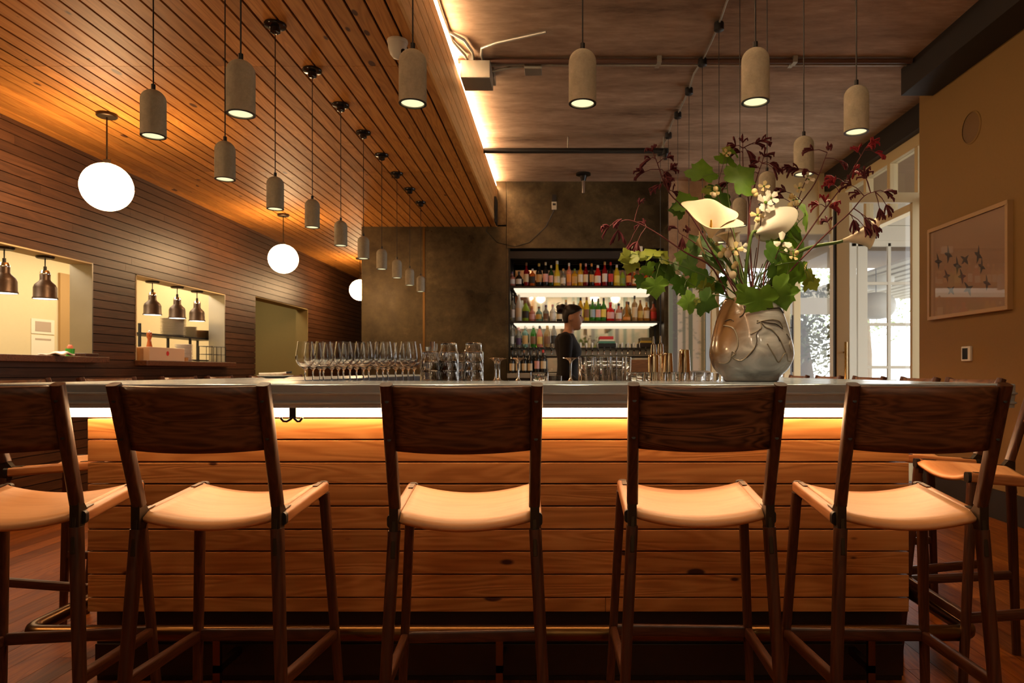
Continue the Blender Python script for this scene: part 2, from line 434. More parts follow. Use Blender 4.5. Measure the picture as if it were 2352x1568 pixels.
# floor boards
fb = MB(); x = XL - 0.3; i = 0
while x < XS + 0.1:
    y = YR + (i * 0.77) % 1.9 - 1.9
    while y < 16:
        fb.box(x, x + 0.118, max(y, YR), min(y + 1.898, 16.2), -0.03, 0.0) if y + 1.898 > YR else None
        y += 1.9
    x += 0.12; i += 1
fb.box(XL - 3, XS + 0.3, YR - 0.2, 16.3, -0.08, -0.031)
struct('floor', fb, M['floor_wood'])

# timber soffit: boards running away from the camera with open dark joints
cb = MB(); x = XL; i = 0
joints = [YR, 0.6, 4.64, 7.1, 9.85, 12.6, 16.2]
while x < XF - 0.02:
    for a, b in zip(joints[:-1], joints[1:]):
        cb.box(x, min(x + 0.0955, XF), a + 0.002, b - 0.002, ZW, ZW + 0.018)
    x += 0.1113; i += 1
struct('ceiling_soffit', cb, M['ceil_wood'])
struct('ceiling_backing', MB().box(XL - 0.3, XF - 0.03, YR, 16.2, ZW + 0.03, ZW + 0.1), M['gap'])
# fascia of the soffit
fa = MB(); z = ZW
for k in range(5):
    for a, b in zip(joints[:-1], joints[1:]):
        if a < YB: fa.box(XF, XF + 0.02, a + 0.001, min(b, YB) - 0.001, z, z + 0.103)
    z += 0.109
fa.box(XF - 0.03, XF, YR, YB, ZW + 0.018, z - 0.02)
struct('trim_soffit_fascia', fa, M['fascia_wood'])
# concrete slab
struct('ceiling', MB().box(XL - 0.3, XS + 0.6, YR, 16.3, ZC, ZC + 0.2), M['concrete_ceil'])

# planked wall with two serving hatches and a doorway
Yh = [(4.25, 6.57, 1.189, 2.13), (7.24, 9.17, 1.169, 2.12), (10.1, 12.2, 0.0, 2.2)]
def wall_rows(mb, z0, z1, step, gapw, put):
    z = z0
    while z < z1 - 0.005:
        zt = min(z + step - gapw, z1)
        cuts = sorted({z, zt} | {h for (a, b, c, d) in Yh for h in (c, d) if z < h < zt})
        for lo, hi in zip(cuts[:-1], cuts[1:]):
            mz = (lo + hi) / 2
            segs = [(YR, 16.2)]
            for (a, b, c, d) in Yh:
                if c < mz < d:
                    ns = []
                    for (p, q) in segs:
                        if q <= a or p >= b: ns.append((p, q)); continue
                        if p < a: ns.append((p, a))
                        if q > b: ns.append((b, q))
                    segs = ns
            for (p, q) in segs: put(p, q, lo, hi)
        z += step
wb = MB(); rr = random.Random(3)
def putb(p, q, z, zt):
    y = p
    while y < q - 0.01:
        e = min(q, y + rr.uniform(1.6, 3.4))
        if q - e < 0.4: e = q
        wb.box(XL - 0.02, XL, y + 0.001, e - 0.001, z, zt); y = e
wall_rows(wb, 0.0, ZW, 0.0818, 0.0075, putb)
struct('wall_left', wb, M['wall_wood'])
core = MB()
wall_rows(core, 0.0, ZW + 0.05, 0.04, 0.0, lambda p, q, z, zt: core.box(XL - 0.2, XL - 0.022, p, q, z, zt))
struct('wall_left_core', core, M['gap'])
# hatch linings: light plaster, brushed steel on the far jamb
for k, (a, b, c, d) in enumerate(Yh[:2]):
    j = MB(); j.box(XL - 0.205, XL + 0.004, a, b, d - 0.012, d).box(XL - 0.205, XL + 0.004, a, a + 0.012, c, d)
    struct('trim_hatch_%d' % (k + 1), j, M['kitchen_wall'])
    struct('trim_hatch_jamb_%d' % (k + 1), MB().box(XL - 0.205, XL + 0.006, b - 0.014, b, c, d), M['steel'])
a, b, c, d = Yh[2]
struct('trim_doorway', MB().box(XL - 0.205, XL + 0.002, b - 0.015, b, 0, d).box(XL - 0.205, XL + 0.002, a, b, d - 0.015, d), M['corridor_wall'])
# hatch counters
for k, (y0, y1, z1) in enumerate(((4.0, 6.62, 1.245), (7.22, 9.22, 1.225))):
    o = MB().box(XL + 0.002, XL + 0.13, y0, y1, z1 - 0.055, z1).box(XL - 0.22, XL + 0.002, Yh[k][0] + 0.015, Yh[k][1] - 0.016, z1 - 0.055, z1).build('hatch_counter', M['walnut_back'], bevel=0.004)
    tag(o, ['timber serving counter under the nearer kitchen hatch with the green pot', 'timber serving counter under the farther kitchen hatch with plates'][k], 'counter', 'kitchen hatch counters')

# kitchen behind the hatches
kx = -6.3
k = MB(); k.box(kx - 0.05, kx, 3.4, 9.95, 0, 2.8)
struct('wall_kitchen', k, M['kitchen_wall'])
struct('wall_kitchen_end', MB().box(kx, XL - 0.2, 9.85, 9.95, 0, 2.8).box(kx, XL - 0.2, 3.4, 3.5, 0, 2.8), M['kitchen_wall'])
struct('ceiling_kitchen', MB().box(kx, XL - 0.2, 3.4, 9.95, 2.78, 2.85), M['white_paint'])
struct('floor_kitchen', MB().box(kx, XL - 0.2, 3.4, 12.6, -0.03, 0.0), M['corridor_wall'])
# corridor behind the doorway
struct('wall_corridor', MB().box(-5.75, -5.7, 9.95, 12.6, 0, 2.8).box(-5.75, XL - 0.2, 12.5, 12.6, 0, 2.8), M['corridor_wall'])
struct('ceiling_corridor', MB().box(-5.75, XL - 0.2, 9.95, 12.6, 2.78, 2.85), M['corridor_wall'])

# patinated steel back wall, bulkhead over the bottle recess
XA, XB = -0.741, 1.476
struct('wall_back', MB().box(-2.78, -1.905, YB, YB + 0.2, 0, ZW + 0.03).box(-1.895, XA, YB, YB + 0.2, 0, ZW + 0.03).box(-0.9, XA, YB, YB + 0.2, ZW, ZC)
       .box(-2.78, -2.6, YB + 0.2, 16.0, 0, ZW), M['steel_patina'], bevel=0.004)
struct('trim_back_wall_seam', MB().box(-1.915, -1.885, YB - 0.012, YB + 0.01, 0, ZW), M['brass_dark'])
struct('wall_bulkhead', MB().box(XA + 0.003, XB + 0.04, YB, YB + 0.7, 2.84, ZC), M['steel_patina'], bevel=0.004)
struct('trim_recess', MB().box(XA, XA + 0.03, YB + 0.004, YB + 0.62, 0, 2.84).box(XB, XB + 0.06, YB - 0.005, YB + 0.7, 0, ZC).box(XA, XB, YB + 0.62, YB + 0.7, 0, 2.84), M['steel_patina'])
struct('wall_end', MB().box(-4.6, -2.6, 16.0, 16.2, 0, ZW + 0.1), M['wall_wood'])
# wall behind the camera (seen only in the bar mirror and the picture glass)
def mural_mat(q=1.0, base=(0.66, 0.62, 0.50)):
    """misty forest wallpaper: pale paper, soft blue-green trunks and foliage"""
    m, nt, out = newmat('forest_mural')
    tc = N(nt, 'ShaderNodeTexCoord')
    sx = N(nt, 'ShaderNodeSeparateXYZ'); L(nt, tc.outputs['Object'], sx.inputs[0])
    mp = N(nt, 'ShaderNodeMapping'); mp.inputs['Scale'].default_value = (1, 0, 0.05); L(nt, tc.outputs['Object'], mp.inputs[0])
    col = None
    prev = None
    for kk, (sc, wd, c) in enumerate(((2.1, 0.055, (0.40, 0.46, 0.40)), (1.25, 0.075, (0.27, 0.36, 0.31)), (0.8, 0.085, (0.22, 0.24, 0.25)))):
        sc, wd = sc * q, wd / q ** 0.75
        vo = N(nt, 'ShaderNodeTexVoronoi', voronoi_dimensions='1D'); vo.inputs['Scale'].default_value = sc
        nz = N(nt, 'ShaderNodeTexNoise'); nz.inputs['Scale'].default_value = 1.2; L(nt, mp.outputs[0], nz.inputs['Vector'])
        w = N(nt, 'ShaderNodeMath', operation='MULTIPLY_ADD'); w.inputs[1].default_value = 0.10; L(nt, nz.outputs['Fac'], w.inputs[0])
        off = N(nt, 'ShaderNodeMath', operation='ADD'); off.inputs[1].default_value = 3.7 * kk; L(nt, sx.outputs['X'], off.inputs[0]); L(nt, off.outputs[0], w.inputs[2])
        L(nt, w.outputs[0], vo.inputs['W'])
        r = N(nt, 'ShaderNodeMapRange'); r.inputs[1].default_value = wd * sc * 0.7; r.inputs[2].default_value = wd * sc; r.inputs[3].default_value = 1; r.inputs[4].default_value = 0
        L(nt, vo.outputs['Distance'], r.inputs[0])
        mx = N(nt, 'ShaderNodeMix', data_type='RGBA'); mx.inputs[7].default_value = rgb(c)
        if prev is None: mx.inputs[6].default_value = rgb(base)
        else: L(nt, prev, mx.inputs[6])
        L(nt, r.outputs[0], mx.inputs[0]); prev = mx.outputs[2]
    m2 = N(nt, 'ShaderNodeMapping'); m2.inputs['Scale'].default_value = (1.6 * q, 1, 3.2 * q); L(nt, tc.outputs['Object'], m2.inputs[0])
    fz = N(nt, 'ShaderNodeTexNoise'); fz.inputs['Scale'].default_value = 1.6; fz.inputs['Detail'].default_value = 9; fz.inputs['Roughness'].default_value = 0.7
    L(nt, m2.outputs[0], fz.inputs['Vector'])
    fr = N(nt, 'ShaderNodeMapRange'); fr.inputs[1].default_value = 0.52; fr.inputs[2].default_value = 0.66; fr.inputs[4].default_value = 0.75
    L(nt, fz.outputs['Fac'], fr.inputs[0])
    mx = N(nt, 'ShaderNodeMix', data_type='RGBA'); mx.inputs[7].default_value = (0.30, 0.40, 0.33, 1)
    L(nt, fr.outputs[0], mx.inputs[0]); L(nt, prev, mx.inputs[6])
    b = N(nt, 'ShaderNodeBsdfPrincipled'); b.inputs['Roughness'].default_value = 0.7; L(nt, mx.outputs[2], b.inputs['Base Color'])
    L(nt, b.outputs[0], out.inputs[0]); return m
M['mural'] = mural_mat()
M['mural_bay'] = mural_mat(3.2, (0.86, 0.86, 0.76))
struct('wall_rear', MB().box(XL - 0.3, XS + 0.3, YR - 0.2, YR, 0, ZC), M['mural'])

# plaster wall on the east side, dark beams under the slab
struct('wall_right', MB().box(XR, XR + 0.2, YR, 6.38, 0, ZC), M['beige_wall'])
struct('baseboard_right', MB().box(XR - 0.015, XR, YR, 6.38, 0, 0.22), M['black_wood'])
struct('beam_right', MB().box(3.02, XR, YR, 6.15, H + 2.43, ZC), M['black_wood'])
struct('beam_shop_front', MB().box(XS - 0.12, XS + 0.15, 6.1, 9.6, H + 2.42, ZC), M['black_wood'])
struct('wall_right_return', MB().box(XR + 0.2, XS + 0.1, 6.2, 6.36, 0, ZC), M['beige_wall'])

# shop front: clerestory of three lights over two tall glazed leaves
sf = MB()
zc0, zc1 = 2.86, H + 2.30
sf.box(XS - 0.04, XS + 0.06, 6.36, 9.45, zc1, zc1 + 0.13).box(XS - 0.04, XS + 0.06, 6.36, 9.45, zc0 - 0.08, zc0)
for y in (6.4, 7.15, 7.75, 8.35, 8.95, 9.4):
    sf.box(XS - 0.035, XS + 0.055, y - 0.035, y + 0.035, zc0, zc1)
sf.box(XS - 0.03, XS + 0.1, 9.33, 9.45, 0, zc0)
wf = struct('window_1', sf, M['cream_paint'], bevel=0.003)
wf2 = MB().box(XS + 0.006, XS + 0.012, 6.4, 9.4, zc0, zc1).build('glazing', M['pane'], wf)

# far facade beside the mural: plaster over a glazed pair of doors
fx0 = 2.09
fz1 = H + (852 - 533) * 9.4 / 1600
struct('wall_facade', MB().box(2.75, XS + 0.25, 9.4, 9.55, fz1 + 0.1, ZC).box(3.50, 3.57, 9.37, 9.4, fz1 + 0.1, ZC - 0.1), M['cream_paint'])
df = MB()
for (a, b) in ((2.06, 2.12), (2.27, 2.44), (3.04, 3.12), (3.17, 3.26), (3.68, 3.74)):
    df.box(a, b, 9.4, 9.47, 0, fz1)
df.box(2.06, 3.74, 9.4, 9.47, fz1 - 0.02, fz1 + 0.1).box(2.06, 3.74, 9.4, 9.47, 0, 0.2)
d2 = struct('door_2', df, M['cream_paint'], bevel=0.003)
MB().box(2.12, 3.7, 9.43, 9.436, 0.2, fz1).build('glazing', M['pane'], d2)
MB().tube([(3.13, 9.33, 1.10), (3.13, 9.33, 1.86)], 0.011).tube([(3.13, 9.33, 1.3), (3.13, 9.41, 1.3)], 0.008).tube([(3.13, 9.33, 1.7), (3.13, 9.41, 1.7)], 0.008).build('door_handle', M['black'], d2)

# open glazed door leaf standing across the opening, with a brass pull
ly = 7.0
lx0 = (1920 - 1284) * ly / 1600
lz = H + (852 - 443) * ly / 1600
dl = MB().box(lx0, lx0 + 0.125, ly - 0.025, ly + 0.025, 0.01, lz).box(XS - 0.16, XS - 0.045, ly - 0.025, ly + 0.025, 0.01, lz)
dl.box(lx0 + 0.125, XS - 0.16, ly - 0.025, ly + 0.025, lz - 0.10, lz).box(lx0 + 0.125, XS - 0.16, ly - 0.025, ly + 0.025, 0.01, 0.25)
dlo = struct('door_1', dl, M['cream_paint'], bevel=0.003)
MB().box(lx0 + 0.12, XS - 0.155, ly - 0.003, ly + 0.003, 0.24, lz - 0.09).build('glazing', M['pane'], dlo)
hx = (1941 - 1284) * 6.94 / 1600
MB().tube([(hx, 6.92, 0.75), (hx, 6.92, H + (852 - 785) * 6.92 / 1600)], 0.014, 10).tube([(hx, 6.92, 1.30), (hx, 6.98, 1.30)], 0.009).tube([(hx, 6.92, 0.85), (hx, 6.98, 0.85)], 0.009).build('door_handle', M['brass'], dlo, smooth=40)
# dark edge seal of the leaf
MB().box(lx0 - 0.02, lx0, ly - 0.02, ly + 0.02, 0.01, lz - 0.12).build('edge_seal', M['black'], dlo)

# mural wall in the bay east of the bar, plaster above it
struct('wall_mural', MB().box(XB + 0.06, 2.058, 9.76, 9.86, 0, H + 1.2), M['mural_bay'])
struct('wall_mural_upper', MB().box(XB + 0.06, 2.058, 9.765, 9.86, H + 1.2, ZC).box(2.06, 2.12, 9.48, 9.86, H + 2.0, ZC).box(2.06, 2.75, 9.4, 9.47, fz1 + 0.1, ZC), M['concrete_ceil'])
struct('wall_bay', MB().box(2.12, 2.2, 9.56, 11.5, 0, ZC), M['cream_paint'])

# ------------------------------------------------------------------ terrace outside
M['deck'] = pbr('terrace_paving', (0.5, 0.48, 0.44), 0.8, noise_amt=0.1)
struct('exterior_ground', MB().box(XS + 0.1, 40, -6, 60, -0.2, -0.05).box(2.2, XS + 0.1, 9.6, 60, -0.2, -0.05), M['deck'])
M['slat_white'] = pbr('terrace_slats', (0.62, 0.55, 0.40), 0.6)
M['terrace_soffit'] = pbr('terrace_soffit', (0.30, 0.19, 0.10), 0.7)
rb = MB()
for q in range(30):
    x = 5.5 + q * 0.14
    rb.box(x, x + 0.10, 10.2, 17.0, 2.86 + 0.02 * (q % 2), 2.90 + 0.02 * (q % 2))
struct('exterior_terrace_ceiling', rb, M['slat_white'])
struct('exterior_terrace_roof', MB().box(XS + 0.06, 9.8, 5.5, 17.0, 3.62, 3.7), M['terrace_soffit'])
struct('exterior_fascia', MB().box(3.9, 9.8, 9.98, 10.06, H + 1.87, H + 2.08).box(3.9, 9.8, 9.96, 10.06, H + 2.085, H + 2.30).box(3.9, 9.8, 9.98, 10.06, H + 2.305, 3.63), M['white_paint'])
sc = MB(); Y0 = 10.0
zt = H + 1.84
for x, w in ((4.22, 0.05), (4.36, 0.07), (4.745, 0.022), (5.19, 0.06), (5.62, 0.022), (6.05, 0.07), (6.5, 0.022), (6.95, 0.06)):
    sc.box(x - w, x + w, Y0, Y0 + 0.05, 0, zt)
for z in (H + 1.26, H + 0.67, H + 0.055, 0.5, 0.08):
    sc.box(4.36, 7.0, Y0 + 0.005, Y0 + 0.045, z - 0.022, z + 0.022)
sc.box(4.2, 7.0, Y0, Y0 + 0.05, zt - 0.05, zt + 0.04)
wo = struct('window_2', sc, M['white_paint'], bevel=0.003)
MB().box(4.36, 7.0, Y0 + 0.02, Y0 + 0.025, 0.08, zt).build('glazing', M['pane'], wo)
# garden beyond: trunks, crowns, pale building
M['bark'] = pbr('bark', (0.28, 0.20, 0.12), 0.9, noise_amt=0.3, nscale=8)
M['far_leaf'] = leafmat('garden_leaves', (0.24, 0.30, 0.12), (0.45, 0.52, 0.24), 0.4)
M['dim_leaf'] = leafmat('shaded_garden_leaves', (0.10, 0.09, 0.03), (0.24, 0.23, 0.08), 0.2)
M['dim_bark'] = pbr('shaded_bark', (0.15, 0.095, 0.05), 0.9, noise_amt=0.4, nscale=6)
def tree(name_loc, h, r, label, cr=1.2, seed=1, lm='far_leaf', bm='bark'):
    g = random.Random(seed)
    t = thing('garden_tree', label, 'tree', name_loc, group='trees in the garden')
    MB().tube([(0, 0, -0.05), (0.05, 0, h * 0.3), (0.0, 0.05, h * 0.62)], [r, r * 0.8, r * 0.55], 9).build('trunk', M[bm], t, smooth=40)
    c = MB()
    for q in range(1300):
        p = Vector((g.gauss(0, 1), g.gauss(0, 1), g.gauss(0, 1))).normalized() * cr * g.random() ** 0.4
        p.z = p.z * 0.9 + h * 0.62
        d = Vector((g.gauss(0, 1), g.gauss(0, 1), g.gauss(0, 1))).normalized(); e = d.orthogonal().normalized(); s_ = g.uniform(0.04, 0.085)
        c.add([p - d * s_, p + e * s_ * 0.5, p + d * s_, p - e * s_ * 0.5], [(0, 1, 2, 3)])
    c.build('foliage', M[lm], t, fix=False)
    return t
tree((6.4, 19.5, 0), 5.0, 0.2, 'garden tree with pale leaves beyond the terrace window', 1.5, 5)
tree((9.2, 21.0, 0), 5.4, 0.22, 'garden tree near the plaster wall edge beyond the terrace', 1.7, 8)
tree((4.50, 13.2, 0), 3.3, 0.34, 'thick brown tree close behind the far glazed door', 0.95, 9, 'dim_leaf', 'dim_bark')
tree((3.6, 15.6, 0), 3.6, 0.22, 'darker tree farther back behind the far glazed door', 1.5, 12, 'dim_leaf', 'dim_bark')
tree((6.2, 18.2, 0), 2.2, 0.12, 'low bushy tree behind the thick brown tree', 1.3, 14, 'dim_leaf', 'dim_bark')
fn = thing('garden_fence', 'low white railing outside the far glazed door', 'railing', (0, 0, 0))
f = MB().box(3.2, 5.2, 10.72, 10.78, 0.90, 0.98)
f.build('rail', M['white_paint'], fn)
for x in (3.62, 3.98, 4.6): MB().box(x, x + 0.05, 10.72, 10.78, -0.05, 0.9).build('post', M['white_paint'], fn)
aw = thing('garden_awning', 'white awning valance on posts seen in the far door glass', 'awning', (0, 0, 0))
MB().box(3.3, 4.9, 11.4, 11.46, H + 0.93, H + 1.20).build('valance', M['white_paint'], aw)
for x in (3.3, 4.86): MB().box(x, x + 0.04, 11.41, 11.45, -0.05, H + 0.93).build('awning_post', M['white_paint'], aw)
for px, py, D, r, lb in ((2018, 642, 13.0, 0.27, 'pale round paper lantern hanging higher outside the terrace window'), (2012, 702, 12.0, 0.32, 'flattened white paper lantern hanging lower outside the terrace window')):
    p = at(px, py, D)
    t = thing('paper_lantern', lb, 'lantern', (p.x, p.y, p.z), group='terrace lanterns')
    pr = [(0.02, r * 0.72)] + [(r * math.cos(a * PI / 20) ** 0.7, r * 0.72 * math.sin(a * PI / 20)) for a in range(9, -10, -1)] + [(0.02, -r * 0.72)]
    MB().lathe(pr, 24).build('lantern_shade', M['white_plastic'], t, smooth=180)
    MB().tube([(0, 0, r * 0.7), (0, 0, 2.87 - p.z)], 0.006).build('cord', M['black'], t)

# ================================================================== bar
bar = thing('bar_island', 'pine board clad bar with dark kick board and lit underside', 'bar', (0, 2.45, 0))
by0 = 2.44
zz = [0.978, 0.948, 0.8726, 0.7945, 0.718, 0.640, 0.559, 0.482, 0.401, 0.320, 0.268]
def par(o, p):
    o.parent = p; o.matrix_parent_inverse = p.matrix_world.inverted(); return o
fp = MB()
for a, b in zip(zz[1:], zz[:-1]):
    xs = [-1.652, 1.2265]
    if a == 0.268: xs = [-1.652, 0.163, 1.2265]
    elif a == 0.482: xs = [-1.652, -0.60, 1.2265]
    elif a == 0.718: xs = [-1.652, 0.74, 1.2265]
    for p, q in zip(xs[:-1], xs[1:]):
        fp.box(p + 0.0004, q - 0.0004, by0, by0 + 0.03, a + 0.0021, b - 0.0021)
bpy.context.view_layer.update()
par(fp.build('front_panelling', M['bar_pine'], bevel=0.0024), bar)
sp = MB()
for x0, x1 in ((-1.60, -1.57), (1.17, 1.20)):
    for a, b in zip(zz[1:], zz[:-1]):
        sp.box(x0, x1, by0 + 0.03, 8.3, a + 0.0025, b - 0.0025)
par(sp.build('side_panelling', M['bar_pine']), bar)
par(MB().box(-1.56, -1.16, by0 + 0.035, 8.28, 0.22, 0.99).box(0.74, 1.16, by0 + 0.035, 8.28, 0.22, 0.99).box(-1.16, 0.74, by0 + 0.035, 2.94, 0.22, 0.99).build('carcass', M['black']), bar)
par(MB().box(-1.665, 1.236, 2.508, 2.56, 0, 0.268).box(-1.56, -1.53, 2.56, 8.25, 0, 0.24).box(1.12, 1.15, 2.56, 8.25, 0, 0.24).box(-1.665, 1.236, 2.498, 2.508, 0.02, 0.135).build('kick_board', M['kick'], bevel=0.003), bar)
par(MB().box(-1.70, 1.30, 2.406, 2.432, 0.955, 0.991).build('led_strip', M['led'], label='glowing led strip'), bar)
par(MB().box(-1.66, -1.635, 2.46, 8.2, 0.957, 0.99).box(1.235, 1.26, 2.46, 8.2, 0.957, 0.99).build('side_led_strip', M['led']), bar)
# worktop: one zinc sheet top with a moulded edge
ct = thing('bar_countertop', 'grey zinc bar countertop with moulded edge', 'countertop', (0, 2.5, 1.07))
U = [(-1.88, 8.5), (-1.88, 2.2), (1.456, 2.2), (1.456, 8.5), (0.73, 8.5), (0.73, 2.93), (-1.15, 2.93), (-1.15, 8.5)]
bpy.context.view_layer.update()
tp = MB()
tp.box(-1.865, -1.15, 2.93, 8.5, 1.0, 1.0725).box(0.73, 1.441, 2.93, 8.5, 1.0, 1.0725).box(-1.865, 1.441, 2.215, 2.93, 1.0, 1.0725)
par(tp.build('counter_sheet', M['zinc'], fix=False), ct)
prof = [(-0.02, 1.0722), (-0.004, 1.0722), (0.0, 1.069), (0.0, 1.047), (0.006, 1.044), (0.006, 1.040), (0.0, 1.037), (-0.003, 1.018), (0.004, 1.014), (0.004, 1.010), (-0.002, 1.007), (-0.003, 0.9965), (-0.02, 0.9965)]
def ring(o, z):
    r_ = 0.03; pts = [(-1.88 - o, 8.5, z)]
    for (cx, cy, a0) in ((-1.88 + r_, 2.2 + r_, PI), (1.456 - r_, 2.2 + r_, 1.5 * PI)):
        for k in range(6):
            a = a0 + k * PI / 10
            pts.append((cx + (r_ + o) * math.cos(a), cy + (r_ + o) * math.sin(a), z))
    pts.append((1.456 + o, 8.5, z)); return pts
par(MB().grid([ring(o, z) for o, z in prof]).build('edge_moulding', M['zinc'], smooth=50), ct)
sm = MB()
for sx in (-0.72, 0.545): sm.box(sx, sx + 0.0016, 2.1995, 2.93, 1.0724, 1.0729)
par(sm.build('seam', M['steel'], fix=False), ct)
# inner service ledge
tag(MB().box(-1.148, 0.728, 2.932, 3.62, 0.995, 1.03).build('service_ledge', M['steel']), 'stainless service ledge behind the bar counter holding the glassware', 'ledge')
struct('trim_ledge_support', MB().box(-1.14, 0.72, 3.0, 3.55, 0, 0.995), M['black'])
# foot rail
fr = thing('foot_rail', 'brass foot rail running round the base of the bar', 'rail', (0, 2.33, 0))
bpy.context.view_layer.update()
R = 0.026; zr = 0.232; yr = 2.345; c = 0.06
pts = [(-1.80, 7.5, zr), (-1.80, yr + c, zr)] + [(-1.80 + c - c * math.cos(a), yr + c - c * math.sin(a), zr) for a in (0.4, 0.8, 1.2)] + [(-1.80 + c, yr, zr), (1.40 - c, yr, zr)] + \
      [(1.40 - c + c * math.sin(a), yr + c - c * math.cos(a), zr) for a in (0.4, 0.8, 1.2)] + [(1.40, yr + c, zr), (1.40, 7.5, zr)]
par(MB().tube(pts, R, 16).build('rail_tube', M['brass_dark'], smooth=60), fr)
for x in (-1.15, -0.20, 1.05):
    par(MB().box(x - 0.012, x + 0.012, yr - 0.008, yr + 0.008, 0.01, zr - 0.02).box(x - 0.012, x + 0.012, yr - 0.008, 2.5, 0.10, 0.125).box(x - 0.03, x + 0.03, yr - 0.03, yr + 0.03, 0.0, 0.01).build('rail_bracket', M['brass_dark']), fr)
# coat hook under the counter
hk = thing('coat_hook', 'black double coat hook under the counter edge', 'hook', at(673, 938, 2.37))
k = MB()
k.box(-0.011, 0.011, -0.004, 0.004, -0.034, 0.012)
for s_ in (-1, 1):
    k.tube([(0, 0, -0.028), (0.008 * s_, -0.002, -0.036), (0.018 * s_, -0.008, -0.043), (0.028 * s_, -0.012, -0.042), (0.034 * s_, -0.014, -0.034), (0.037 * s_, -0.015, -0.029)], [0.0045, 0.0045, 0.004, 0.004, 0.004, 0.005], 8)
k.build('hook_body', M['black_gloss'], hk, smooth=50)

